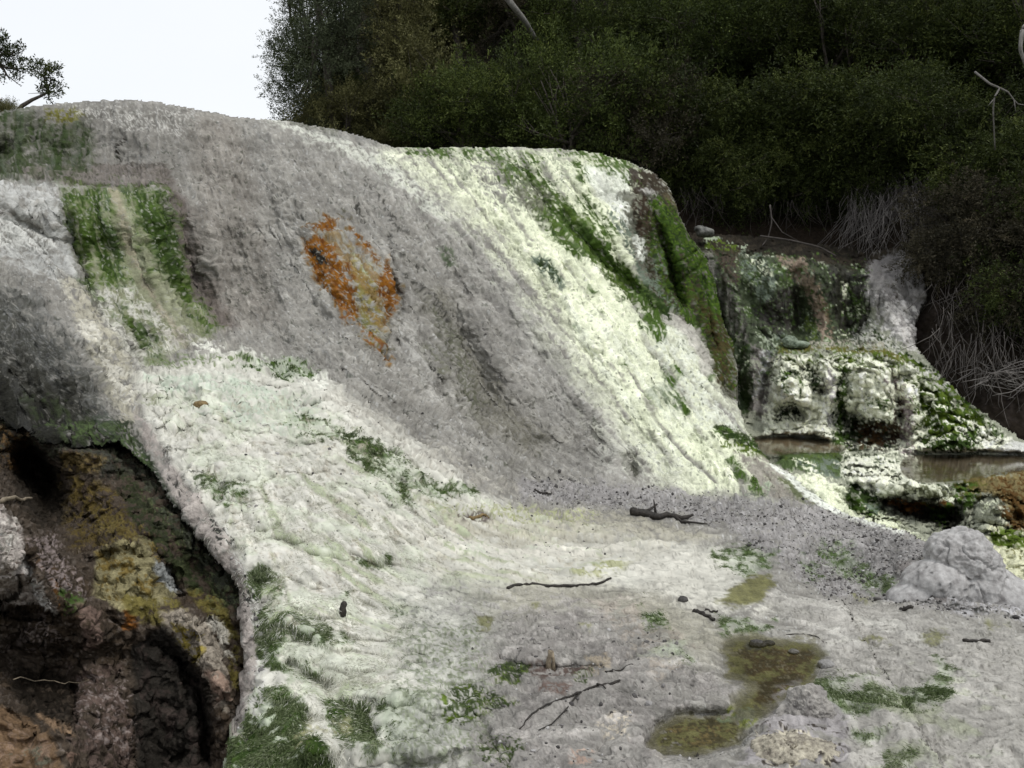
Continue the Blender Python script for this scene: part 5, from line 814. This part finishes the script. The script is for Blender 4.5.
stick('reed_stem', [(786, 636), (800, 635.5), (816, 638), (827, 646)], .004, .003, 'fine curved dark stem arching along the far pool edge', cat='stem')
b0 = on_land(A, 549, 669, -.02)
m_ = MB(); m_.tube([b0, b0+np.array([-.004, 0, .06]), b0+np.array([.006, 0, .11]), b0+np.array([.012, 0, .135])], [.022, .018, .014, .02], 8); m_.tube([b0+np.array([.03, 0, 0]), b0+np.array([.028, 0, .07]), b0+np.array([.02, 0, .13])], [.014, .012, .01], 7)
tag(m_.build('wood_stub', PALEWOOD), 'weathered pale stump splinter at the brown hole in the mud', 'stub')
stick('fallen_stick', [(-6, 507), (8, 505), (22, 503), (31, 502)], .016, .012, 'pale weathered stick end jutting from the dark cliff', PALEWOOD, E, .04)
stick('grass_stem', [(14, 692), (40, 693.5), (66, 695), (89, 695.5)], .0035, .002, 'thin straw coloured stem lying across the dark cliff face', PALEWOOD, E, .08, cat='stem')
stick('fallen_stick', [(470, 520), (480, 519), (488, 521)], .02, .012, 'dark soaked wood scrap in the buff shallows at centre', BSTONE)
stick('fallen_stick', [(534, 493), (543, 494), (550, 497)], .018, .01, 'dark bark scrap on the grey slope foot above the buff shallows', WOOD)

# ------------------------------------------------------------------ gravel and algal turf (uncountable)
def pick(mask, n):
    w = np.maximum(mask, 0).astype(np.float64); c = np.cumsum(w); return np.searchsorted(c, RNG.random(n)*c[-1])
gsd = sstep(-10, 6, poly_sd(A.pu, A.pv, GRAVEL))*(.25+sstep(-.2, .5, fbm(A.PV, 1.3, 2, 123)))+.018*((A.pv < 560) & (A.pu > 220) & (A.pu < 640) & (A.pv > 330))+.02*sstep(-10, 10, poly_sd(A.pu, A.pv, BASIN))+.05*sstep(12, 3, np.abs(line_dist(A.pu, A.pv, [(190, 500), (230, 560), (254, 610), (258, 680), (246, 740)])[0]))
ii = pick(gsd, 5200); V2, F2 = icos(1); vs_, fs_, kk_ = [], [], []
for j, i in enumerate(ii):
    r = .0066*math.exp(RNG.normal(0, .5)); r = min(r, .026); q = V2*(r*RNG.uniform(.6, 1.3, 3))*(1+RNG.normal(0, .16, (len(V2), 1)))
    a = RNG.random()*6.28; q = q@np.array([[math.cos(a), -math.sin(a), 0], [math.sin(a), math.cos(a), 0], [0, 0, 1]])
    vs_.append(q+A.PV[i]+np.array([0, 0, r*.25])); fs_.append(F2+j*len(V2)); kk_.append(np.full(len(V2), RNG.random()))
m, nt, b, out = new_mat('gravel_stone'); a_ = nd(nt, 'ShaderNodeAttribute', attribute_name='vary'); nt.links.new(ramp(nt, a_.outputs['Fac'], [(.0, (.025, .023, .022)), (.35, (.07, .065, .062)), (.6, (.17, .16, .155)), (1, (.42, .41, .40))]), b.inputs['Base Color']); b.inputs['Roughness'].default_value = .85
o = mesh_obj('gravel', np.concatenate(vs_), np.concatenate(fs_), m, smooth=False); set_attr(o, 'vary', np.concatenate(kk_)); tag(o, kind='stuff')

def turf(name, L, w, n, lo, hi, wd, mat, up=.5):
    ii = pick(w, n); P = L.PV[ii]; N = L.NV[ii]
    g_ = np.array([0, 0, -1.]); T = g_-N*(N@g_)[:, None]; T /= np.linalg.norm(T, axis=1)[:, None]+1e-6
    cl = np.stack([noise(P*2.5, 131), noise(P*2.5, 132), noise(P*2.5, 133)], 1)
    d = T+N*(up*RNG.uniform(.4, 1.3, (n, 1)))+.55*cl+RNG.normal(0, .45, (n, 3)); d /= np.linalg.norm(d, axis=1)[:, None]
    ln = RNG.uniform(lo, hi, (n, 1)); sd_ = np.cross(d, RNG.normal(0, 1, (n, 3))); sd_ /= np.linalg.norm(sd_, axis=1)[:, None]
    x = P+RNG.normal(0, .008, P.shape); wdn = wd*RNG.uniform(.6, 1.4, (n, 1))
    mid = x+d*ln*.55+T*0; tip = x+d*ln+T*ln*.25-N*ln*.15
    V = np.stack([x-sd_*wdn, x+sd_*wdn, mid+sd_*wdn*.8, mid-sd_*wdn*.8, tip], 1).reshape(-1, 3); k5 = np.arange(n)[:, None]*5
    quads = np.concatenate([k5+np.array([[0, 1, 2]]), k5+np.array([[0, 2, 3]]), k5+np.array([[3, 2, 4]])])
    o = mesh_obj(name, V, quads, mat, smooth=False)
    vary = np.clip(.5+.35*noise(P*3.0, 134)+RNG.normal(0, .16, n), 0, 1); set_attr(o, 'vary', np.repeat(vary, 5)); return tag(o, kind='stuff')
def turf_mat(name, stops):
    m, nt, b, out = new_mat(name); a_ = nd(nt, 'ShaderNodeAttribute', attribute_name='vary'); c = ramp(nt, a_.outputs['Fac'], stops); nt.links.new(c, b.inputs['Base Color']); b.inputs['Roughness'].default_value = .7; b.inputs['Specular IOR Level'].default_value = .2
    tr = nd(nt, 'ShaderNodeBsdfTranslucent'); nt.links.new(c, tr.inputs[0]); mx = nd(nt, 'ShaderNodeMixShader', Fac=.3); nt.links.new(b.outputs[0], mx.inputs[1]); nt.links.new(tr.outputs[0], mx.inputs[2]); nt.links.new(mx.outputs[0], out.inputs[0]); return m
TG = turf_mat('green_algae', [(0, (.034, .052, .018)), (.3, (.07, .10, .034)), (.58, (.13, .165, .075)), (.8, (.27, .30, .19)), (1, (.45, .46, .36))])
nearw = sstep(400, 520, A.pv)
turf('algal_turf', A, A.green*(.25+A.green)*nearw*(.5+sstep(-.3, .4, fbm(A.PV, 4, 2, 140))), 95000, .008, .030, .0020, TG, .3)
turf('algal_moss', A, A.green*(1-nearw)*sstep(-.2, .4, fbm(A.PV, 5, 2, 141)), 9000, .01, .03, .004, TG, .8)
TW = turf_mat('pale_filaments', [(0, (.36, .36, .28)), (.5, (.56, .56, .49)), (1, (.70, .69, .63))])
apw = poly_sd(A.pu, A.pv, [(160, 420), (300, 440), (440, 510), (420, 590), (390, 680), (330, 760), (300, 700), (262, 600)])
turf('pale_algal_mat', A, sstep(-25, 20, apw)*sstep(-.5, .5, fbm(A.PV, 3, 2, 142))*(1-.85*A.green), 30000, .012, .045, .0020, TW, .12)
# ------------------------------------------------------------------ bush
BARK = plain('bark', (.035, .03, .025), (.11, .095, .08), 9, .9, .6, stretch=(3, 3, .6)); PBARK = plain('pale_bark', (.10, .095, .085), (.26, .25, .235), 9, .9, .5, stretch=(3, 3, .6))
LEAF = {'olive': leaf_mat('olive_leaves', (.050, .050, .018), (.150, .148, .058), (.23, .22, .10)), 'dark': leaf_mat('dark_leaves', (.014, .020, .005), (.046, .062, .014), (.095, .112, .03)),  # dark leaves also carry the right-hand bush's shade as colour
        'green': leaf_mat('green_leaves', (.022, .032, .008), (.078, .105, .024), (.149, .176, .047)), 'dusky': leaf_mat('dusky_leaves', (.023, .021, .013), (.062, .055, .034), (.111, .091, .058)), 'grey': leaf_mat('grey_green_leaves', (.026, .034, .018), (.085, .102, .055), (.14, .16, .10)), 'rusty': leaf_mat('rusty_leaves', (.03, .014, .006), (.10, .045, .02), (.14, .07, .03))}
def skeleton(rng, lobes, trunk_h, lean, r0, seg=6):
    b = MB(); top = np.array([lean[0], lean[1], trunk_h]); tips = []
    n = 8; t = np.linspace(0, 1, n)[:, None]; pts = top*t+np.array([.15, .12, 0])*np.sin(t*3+rng.random()*6)*(t*(1.2-t)); pts[0, 2] -= .5
    b.tube(pts, np.linspace(r0, r0*.6, n), seg+2)
    for (c, rad) in lobes:
        c = np.array(c, float); s = pts[rng.integers(n//2, n)]; m = (s+c)/2+rng.normal(0, .15, 3)*np.linalg.norm(c-s)
        tt = np.linspace(0, 1, 7)[:, None]; p = s*(1-tt)**2+2*m*tt*(1-tt)+c*tt**2; b.tube(p, np.linspace(r0*.5, r0*.12, 7), seg)
        for _ in range(5):
            a = p[rng.integers(2, 6)]; dv = rng.normal(0, 1, 3); dv[2] = abs(dv[2])*.6; dv /= np.linalg.norm(dv); e = c+dv*np.array(rad)*.8
            q = np.stack([a, (a+e)/2+rng.normal(0, .06, 3), e]); b.tube(q, [r0*.16, r0*.1, r0*.035], 4)
    return b
def crown_mesh(rng, lobes, sprays, leaves, ll, lw, droop=0.0, spread=.09, slen=.5):
    vol = np.array([r[0]*r[1]+r[1]*r[2] for c, r in lobes]); pr = vol/vol.sum(); Vs = []; ks = []
    n = sprays; li = rng.choice(len(lobes), n, p=pr)
    C = np.array([c for c, r in lobes])[li]; Rr = np.array([r for c, r in lobes])[li]
    d = rng.normal(0, 1, (n, 3)); d[:, 2] += .25; d /= np.linalg.norm(d, axis=1)[:, None]
    base = C+d*Rr*(rng.random((n, 1))**.45*.9+.08)
    hole = noise(base*1.5, 3)+.5*noise(base*3.1, 4); keep = hole > -.42; base, d = base[keep], d[keep]; n = len(base)
    ax = d*.8+np.array([0, 0, .5-droop])+rng.normal(0, .35, (n, 3)); ax /= np.linalg.norm(ax, axis=1)[:, None]
    L = slen*rng.uniform(.5, 1.4, (n, 1)); t = rng.random((n, leaves))
    pos = base[:, None]+ax[:, None]*(L*t)[..., None]+rng.normal(0, 1, (n, leaves, 3))*(spread*(1.15-t)[..., None]); pos[..., 2] -= droop*.35*(L*t)**2
    dr = ax[:, None]*.9+rng.normal(0, .75, (n, leaves, 3)); dr /= np.linalg.norm(dr, axis=2)[..., None]
    sd_ = np.cross(dr, rng.normal(0, 1, dr.shape)); sd_ /= np.linalg.norm(sd_, axis=2)[..., None]
    l_ = ll*rng.uniform(.6, 1.35, (n, leaves, 1)); w_ = lw*rng.uniform(.6, 1.35, (n, leaves, 1))
    V = np.stack([pos, pos+dr*l_*.5+sd_*w_, pos+dr*l_, pos+dr*l_*.5-sd_*w_], 2).reshape(-1, 3)
    vary = np.clip(rng.uniform(-.22, .3, (n, 1))+rng.normal(0, .1, (n, leaves)), -.4, .6); m = n*leaves
    return V, np.arange(m*4).reshape(m, 4), np.repeat(vary.ravel(), 4)
PROTO = {}
def lobes_for(kind, rng):
    L = []
    if kind == 'round':
        for k in range(11):
            a = rng.random()*6.28; q = rng.random()**.5*1.15; z = rng.uniform(.9, 2.7); L.append(((q*math.cos(a)*(1.2-.25*z/2.7), q*math.sin(a), z), tuple(rng.uniform(.5, .85)*np.array([1, 1, .8]))))
    elif kind == 'tall':
        for k in range(14):
            a = rng.random()*6.28; z = rng.uniform(1.6, 6.2); q = rng.random()**.6*(1.5-.12*z); L.append(((q*math.cos(a), q*math.sin(a), z), tuple(rng.uniform(.55, .95)*np.array([1, 1, .75]))))
    elif kind == 'low':
        for k in range(9):
            a = rng.random()*6.28; q = rng.random()**.5*1.3; L.append(((q*math.cos(a), q*math.sin(a), rng.uniform(.3, 1.3)), tuple(rng.uniform(.4, .7)*np.array([1.1, 1.1, .7]))))
    elif kind == 'droop':
        for k in range(11):
            x = rng.uniform(-1.5, 1.5); L.append(((x, rng.uniform(-1.6, .4), rng.uniform(-.3, 1.9)), tuple(rng.uniform(.45, .8)*np.array([1.1, .9, .8]))))
    return L
def proto(kind, leaf, seed, sprays=980, leaves=34, ll=.074, lw=.0125):
    key = (kind, leaf, seed)
    if key in PROTO: return PROTO[key], False
    rng = np.random.default_rng(seed); lb = lobes_for(kind, rng)
    nm = {'round': 'shrub', 'tall': 'tree', 'low': 'shrub', 'droop': 'shrub'}[kind]
    r = empty('evergreen_'+nm, (0, 0, 0), None, nm)
    th = {'round': 1.3, 'tall': 4.5, 'low': .5, 'droop': .9}[kind]
    skeleton(rng, lb, th, (rng.normal(0, .25), -.2), .09 if kind != 'tall' else .14).build('trunk', BARK, r)
    V, Fc, va = crown_mesh(rng, lb, sprays if kind != 'tall' else int(sprays*1.9), leaves, ll, lw, .75 if kind == 'droop' else 0)
    c = mesh_obj('crown', V, Fc, LEAF[leaf], r, smooth=False); set_attr(c, 'vary', va)
    PROTO[key] = r; return r, True
GRP = 'evergreen shrubs crowding the dark bank'
DARKLBL = 'dark evergreen shrub merging into the shaded bush above the cascade'
PLANTS = [  # root on the bank (picture u, v), kind, leaf, seed, size, lean towards the viewer, label
 (340, 170, 'tall', 'grey', 1, 1.0, 'tall grey green tree against the sky at the left end of the bush'),
 (300, 172, 'low', 'grey', 2, .72, 'small grey green bush lowest on the skyline at the left end of the bush'),
 (338, 178, 'round', 'olive', 3, .85, 'pale olive shrub beside the white run where sky meets bush'),
 (392, 178, 'round', 'olive', 4, 1.15, 'broad pale olive shrub just right of the tall skyline tree'),
 (368, 182, 'low', 'olive', 5, .8, 'low yellowish shrub right behind the grey rock crest'),
 (430, 185, 'round', 'dark', 6, 1.0, 'dark shrub in the gap left of the grey green bush'),
 (475, 190, 'round', 'green', 7, 1.05, 'grey green bush standing behind the flat green lip of the white slope'),
 (520, 195, 'round', 'dark', 8, 1.0, 'shadowy shrub behind the middle of the white crest'),
 (565, 195, 'round', 'green', 9, 1.15, 'bright leaved green shrub above the white crest'),
 (612, 200, 'round', 'green', 7, .95, 'green shrub directly above the top of the mossy bulge'),
 (655, 205, 'round', 'dusky', 10, 1.05, 'brownish shrub with bare twigs behind the mossy bulge'),
 (420, 110, 'tall', 'olive', 11, .95, 'tall olive tree rising behind the pale olive shrubs'),
 (470, 120, 'tall', 'dark', 12, 1.0, 'tall dark tree behind the grey green bush'),
 (525, 115, 'tall', 'dusky', 13, .9, 'brown tinged tree in the upper middle of the bush'),
 (590, 125, 'tall', 'green', 14, .95, 'green tree behind the bright leaved shrub'),
 (650, 130, 'tall', 'dark', 12, .95, 'dark tree above the brownish shrub'),
 (715, 185, 'droop', 'dark', 21, 1.2, 'dark shrub leaning out over the dark recess left of the roots'),
 (770, 180, 'droop', 'dark', 17, 1.25, 'leaning shrub above the thin bare roots of the recess'),
 (825, 175, 'droop', 'dark', 17, 1.2, 'dark shrub overhanging the left edge of the pale root curtain'),
 (880, 165, 'droop', 'dark', 17, 1.15, 'dark shrub hanging directly over the pale root curtain'),
 (945, 190, 'droop', 'dark', 21, 1.0, 'dark feathery shrub trailing beside the pale root curtain'),
 (1010, 220, 'droop', 'dark', 17, 1.05, 'dark feathery shrub trailing at the right edge above the cascade'),
 (1060, 250, 'droop', 'dark', 17, 1.0, DARKLBL), (965, 255, 'droop', 'dusky', 20, .75, 'dusky shrub hanging low down the bank at the right of the grey rock'), (1012, 300, 'droop', 'dusky', 20, .85, 'dark shrub hanging lowest on the bank at the right edge'), (740, 170, 'droop', 'dark', 17, 1.1, DARKLBL), (800, 195, 'droop', 'dark', 17, .95, DARKLBL), (715, 205, 'droop', 'dark', 17, .8, DARKLBL), (765, 208, 'droop', 'dark', 17, .75, DARKLBL), (842, 205, 'droop', 'dark', 17, .7, DARKLBL), (1150, 260, 'droop', 'dark', 17, 1.1, DARKLBL), (1150, 60, 'tall', 'dark', 12, .9, DARKLBL), (1240, 200, 'round', 'dark', 8, 1.2, DARKLBL), (1280, 60, 'tall', 'dark', 12, .9, DARKLBL), (1050, 330, 'droop', 'dark', 17, .8, 'dark shrub drooping past the right frame edge level with the pale rock'), (690, 185, 'droop', 'dark', 17, .9, 'dark shrub filling the recess just right of the mossy bulge'),
 (868, 95, 'low', 'rusty', 19, .42, 'small rusty dead bush in the middle of the dark upper right'),
 (385, 150, 'tall', 'olive', 11, .95, 'leafy olive tree rising close behind the tall skyline tree'), (322, 150, 'tall', 'green', 14, .8, 'green tree half hidden behind the tall skyline tree'),
 (360, 60, 'tall', 'dark', 12, 1.0, 'dark tree crown high at the left shoulder of the bush'),
] + [(u, v, k, l, s, z, DARKLBL) for (u, v, k, l, s, z) in (
 (700, 130, 'round', 'green', 9, 1.15), (755, 125, 'round', 'dark', 8, 1.2), (810, 120, 'round', 'dark', 8, 1.1), (865, 122, 'round', 'dark', 6, 1.15), (930, 115, 'round', 'dark', 8, 1.1), (990, 120, 'round', 'dark', 8, 1.1), (1050, 130, 'round', 'dark', 8, 1.1),
 (440, 40, 'tall', 'dark', 12, .9), (510, 45, 'tall', 'green', 14, .85), (580, 50, 'tall', 'dark', 12, .9), (640, 55, 'tall', 'green', 14, .9), (700, 60, 'tall', 'dusky', 13, .8), (760, 55, 'tall', 'dark', 12, .85), (820, 55, 'tall', 'dark', 12, .85), (900, 50, 'tall', 'dark', 12, .8), (960, 45, 'tall', 'dark', 12, .85), (1030, 50, 'tall', 'dark', 12, .8),
 (560, -60, 'tall', 'dark', 12, 1.0), (680, -50, 'tall', 'green', 14, 1.0), (800, -50, 'tall', 'dark', 12, 1.0), (920, -60, 'tall', 'dark', 12, 1.0), (1040, -60, 'tall', 'dark', 12, 1.0), (450, -50, 'tall', 'dark', 12, 1.0))]
for (u, v, kind, leaf, sd_, sz, lb) in PLANTS:
    p, first = proto(kind, leaf, sd_)
    o = p if first else copy_tree(p)
    o.location = D.point(u, v)[0]; o.rotation_euler = (R(14 if kind != 'tall' else 5), 0, RNG.random()*6.28) if kind != 'droop' else (0, 0, RNG.normal(0, .25)); o.scale = (sz, sz, sz)
    tag(o, lb, 'tree' if kind == 'tall' else 'shrub', GRP if lb == DARKLBL else None)

# two wind-shaped trees on the left skyline and the scrub at their feet
def skyline_tree(base, path, r0, lobes, label, sprays, seed):
    rng = np.random.default_rng(seed); r = empty('skyline_tree', base, label, 'tree'); b = MB(); path = np.array(path, float)
    b.tube(path, np.linspace(r0, r0*.4, len(path)), 7)
    for c, rad in lobes:
        c = np.array(c); s = path[-1] if np.linalg.norm(path[-1]-c) < 1.2 else path[len(path)//2]; b.tube([s, (s+c)/2+rng.normal(0, .06, 3), c], [r0*.45, r0*.3, r0*.1], 5)
        for _ in range(3): e = c+rng.normal(0, .6, 3)*np.array(rad); b.tube([c-(c-s)*.3, e], [r0*.2, r0*.06], 4)
    b.build('trunk', BARK, r); V, Fc, va = crown_mesh(rng, lobes, int(sprays*.8), 20, .065, .012, 0, .05, .15); c = mesh_obj('crown', V, Fc, LEAF['dark'], r, smooth=False); set_attr(c, 'vary', va)
d = 19.0; px = d/F
def rel(u, v, b, dy=0): p = at(u, v, d+dy); return p-b
bb = at(14, 112, d)
skyline_tree(bb, [rel(14, 116, bb), rel(22, 106, bb), rel(32, 100, bb), rel(41, 96, bb), rel(48, 92, bb)], .055, [(rel(45, 72, bb), (.30, .3, .18)), (rel(38, 68, bb, .2), (.18, .2, .12)), (rel(52, 79, bb), (.22, .25, .13)), (rel(47, 93, bb), (.26, .28, .11)), (rel(57, 93, bb), (.13, .15, .07)), (rel(45, 84, bb), (.12, .12, .10))], 'little wind bent tree leaning right on the left skyline', 120, 51)
bb = at(-25, 116, d)
skyline_tree(bb, [rel(-25, 120, bb), rel(-20, 95, bb), rel(-12, 75, bb), rel(-6, 60, bb)], .09, [(rel(2, 48, bb), (.40, .4, .16)), (rel(14, 55, bb), (.3, .3, .12)), (rel(-2, 68, bb), (.45, .4, .18)), (rel(10, 80, bb), (.20, .25, .10)), (rel(-14, 42, bb), (.5, .5, .2)), (rel(-30, 60, bb), (.6, .5, .4)), (rel(0, 62, bb), (.5, .4, .2)), (rel(18, 70, bb), (.12, .15, .06))], 'dark layered tree cut off by the left edge on the skyline', 330, 52)
p, first = proto('low', 'olive', 5); o = copy_tree(p); o.location = at(-6, 122, 18.2); o.scale = (.30, .30, .30); o.rotation_euler = (0, 0, 1); tag(o, 'low olive scrub at the foot of the left skyline trees', 'shrub')

# bare stems, dead boughs and the curtains of roots
ROOT = plain('dry_root', (.07, .062, .058), (.21, .195, .185), 6, .9, .2); ROOT_D = plain('dark_root', (.025, .021, .018), (.085, .075, .068), 6, .9, .2)
ROOT_G = plain('grey_dry_root', (.05, .044, .04), (.15, .135, .125), 6, .9, .2)
def bough(name, pts, r0, r1, label, mat, twigs=()):
    b = MB(); P = []; 
    for k in range(len(pts)-1):
        for j in range(5): t = j/5; P.append([pts[k][i]*(1-t)+pts[k+1][i]*t for i in range(3)])
    P.append(pts[-1]); P = np.array(P); W = at(P[:, 0], P[:, 1], P[:, 2]); W[1:-1] = .5*W[1:-1]+.25*(W[:-2]+W[2:]); c = W[0].copy()
    b.tube(W-c, np.linspace(r0, r1, len(W)), 7); o = b.build(name, mat); o.location = c
    for tp, ra in twigs:
        t = MB(); q = at(*np.array(tp, float).T)-c; t.tube(q, np.linspace(ra, ra*.4, len(q)), 5); t.build('twig', mat, o)
    return tag(o, label, 'branch')
bough('leaning_trunk', [(498, -14, 22.6), (512, 5, 22.8), (524, 20, 23.2), (536, 40, 24)], .09, .07, 'bare leaning trunk crossing the bush at the top edge', PBARK)
bough('dead_branch', [(975, 72, 16.6), (990, 84, 16.3), (1000, 88, 16.2), (994, 98, 16.1), (993, 112, 16.2), (995, 150, 16.6)], .022, .012, 'pale dead branch hooked downward in the bush at upper right', GREYTWIG, [([(1000, 88, 16.2), (1008, 92, 16.2), (1014, 100, 16.2), (1018, 104, 16.2), (1030, 106, 16.2)], .018), ([(993, 100, 16.1), (988, 106, 16.1)], .012), ([(1014, 100, 16.2), (1016, 112, 16.2)], .012)])
bough('dead_branch', [(1030, 20, 17.5), (1022, 30, 17.3), (1020, 50, 17.3), (1026, 66, 17.4)], .05, .03, 'grey bough at the right frame edge high in the bush', PBARK)
def root_curtain(label, n, box, ulen, mat, r=(.007, .013), out=(.4, 1.2), spread=.25, seed=0, down=1.0, fork=.35):
    rng = np.random.default_rng(seed); root = None; b = MB(); org = None
    for k in range(n):
        u = rng.uniform(box[0], box[2]); v = rng.uniform(box[1], box[3]); P = D.point(u, v)[0]; ray = P-EYE; P = EYE+ray*(1-rng.uniform(*out)/np.linalg.norm(ray))
        if org is None: org = P.copy()
        L = rng.uniform(*ulen); m = 8; pts = [P]; dr = np.array([rng.normal(0, spread), rng.normal(-.1, .2), -down]); 
        for j in range(m): dr = dr+rng.normal(0, .22, 3)*np.array([1, .7, .5]); dr[2] = min(dr[2], -.15); pts.append(pts[-1]+dr/np.linalg.norm(dr)*L/m)
        pts = np.array(pts); r0 = rng.uniform(*r); b.tube(pts-org, np.linspace(r0, r0*.35, m+1), 4)
        if rng.random() < fork:
            a = rng.integers(2, 6); dr = rng.normal(0, .6, 3); dr[2] = -.8; q = [pts[a]]
            for j in range(5): dr = dr+rng.normal(0, .2, 3); q.append(q[-1]+dr/np.linalg.norm(dr)*L*.09)
            b.tube(np.array(q)-org, np.linspace(r0*.7, r0*.25, 6), 4)
    o = b.build('hanging_roots', mat); o.location = org; return tag(o, label, 'roots')
root_curtain('dense pale grey curtain of dry roots hanging beside the grey rock', 420, (846, 172, 938, 215), (.7, 1.9), ROOT, (.005, .010), seed=61, spread=.3)
root_curtain('sparse dark roots hanging in the recess above the upper ledge', 90, (735, 185, 830, 205), (.4, 1.1), ROOT_D, (.007, .014), seed=62, spread=.5)
root_curtain('thin dry twigs trailing down the bank at the far right', 300, (930, 200, 1040, 360), (.5, 1.5), ROOT_G, (.005, .01), seed=63, spread=.35)
root_curtain('pale tangle of fallen twigs low on the bank at the right edge', 60, (975, 360, 1040, 385), (.3, .8), ROOT, (.006, .012), seed=64, spread=1.2, down=.35)
root_curtain('dim grey rootlets hanging behind the mossy bulge', 70, (680, 175, 735, 200), (.5, 1.3), ROOT_D, (.007, .013), seed=65, spread=.3)
bough('exposed_root', [(770, 205, 19.6), (772, 222, 19.5), (768, 238, 19.5), (762, 246, 19.4)], .02, .012, 'bare root reaching down to the upper ledge in the recess', ROOT_D, [([(772, 218, 19.5), (782, 232, 19.4), (800, 242, 19.2)], .014)])
bough('exposed_root', [(760, 236, 19.3), (790, 240, 19.1), (820, 247, 18.9), (836, 256, 18.7)], .022, .014, 'long root lying along the back of the upper ledge', ROOT_D)
# ------------------------------------------------------------------ daylight: bright overcast
w = bpy.data.worlds.new('World'); scene.world = w; w.use_nodes = True; nt = w.node_tree; nt.nodes.clear()
wo = nt.nodes.new('ShaderNodeOutputWorld'); bg = nt.nodes.new('ShaderNodeBackground'); nt.links.new(bg.outputs[0], wo.inputs[0])
SUN_EL, SUN_AZ = R(60), R(130)     # azimuth clockwise from +Y
sky = nt.nodes.new('ShaderNodeTexSky'); sky.sky_type = 'NISHITA'; sky.sun_disc = False; sky.sun_elevation = SUN_EL; sky.sun_rotation = SUN_AZ
tc = nt.nodes.new('ShaderNodeTexCoord'); mp = nt.nodes.new('ShaderNodeMapping'); mp.inputs['Scale'].default_value = (1, 1, 2.5); nt.links.new(tc.outputs['Generated'], mp.inputs[0])
cn = nd(nt, 'ShaderNodeTexNoise', Scale=1.6, Detail=6.0, Roughness=.5); nt.links.new(mp.outputs[0], cn.inputs['Vector'])
cl0 = ramp(nt, cn.outputs[0], [(.3, (9.5, 9.8, 10.1)), (.7, (10.2, 10.4, 10.6))])
# thin cloud is brighter towards the veiled sun
vm = nd(nt, 'ShaderNodeVectorMath', operation='NORMALIZE'); nt.links.new(tc.outputs['Generated'], vm.inputs[0]); vd = nd(nt, 'ShaderNodeVectorMath', operation='DOT_PRODUCT'); nt.links.new(vm.outputs[0], vd.inputs[0])
vd.inputs[1].default_value = (math.sin(SUN_AZ)*math.cos(SUN_EL), math.cos(SUN_AZ)*math.cos(SUN_EL), math.sin(SUN_EL))
m0 = nd(nt, 'ShaderNodeMath', operation='MAXIMUM'); nt.links.new(vd.outputs['Value'], m0.inputs[0]); m0.inputs[1].default_value = 0
m1 = nd(nt, 'ShaderNodeMath', operation='POWER'); nt.links.new(m0.outputs[0], m1.inputs[0]); m1.inputs[1].default_value = 1.5
m2 = nd(nt, 'ShaderNodeMath', operation='MULTIPLY_ADD'); nt.links.new(m1.outputs[0], m2.inputs[0]); m2.inputs[1].default_value = .30; m2.inputs[2].default_value = .92
vsx = nd(nt, 'ShaderNodeVectorMath', operation='SCALE'); nt.links.new(cl0, vsx.inputs[0]); nt.links.new(m2.outputs[0], vsx.inputs['Scale']); cl = vsx.outputs[0]
mx = nt.nodes.new('ShaderNodeMix'); mx.data_type = 'RGBA'; mx.inputs[0].default_value = .88
nt.links.new(sky.outputs[0], mx.inputs[6]); nt.links.new(cl, mx.inputs[7]); nt.links.new(mx.outputs[2], bg.inputs[0]); bg.inputs[1].default_value = .105
sl = bpy.data.lights.new('sun', 'SUN'); sl.energy = 1.5; sl.angle = R(10); sl.color = (1, .97, .92)
so = bpy.data.objects.new('sun', sl); col.objects.link(so)
from mathutils import Vector
sd = Vector((math.sin(SUN_AZ)*math.cos(SUN_EL), math.cos(SUN_AZ)*math.cos(SUN_EL), math.sin(SUN_EL)))
so.rotation_euler = sd.to_track_quat('Z', 'Y').to_euler(); so.location = sd*60
vs = scene.view_settings; vs.view_transform = 'Standard'; vs.look = 'None'; vs.exposure = 0.1; vs.gamma = 1; vs.use_curve_mapping = False
cy = scene.cycles; cy.max_bounces = 6; cy.diffuse_bounces = 3; cy.glossy_bounces = 2; cy.transmission_bounces = 3; cy.transparent_max_bounces = 6
cy.use_denoising = True; cy.caustics_reflective = False; cy.caustics_refractive = False
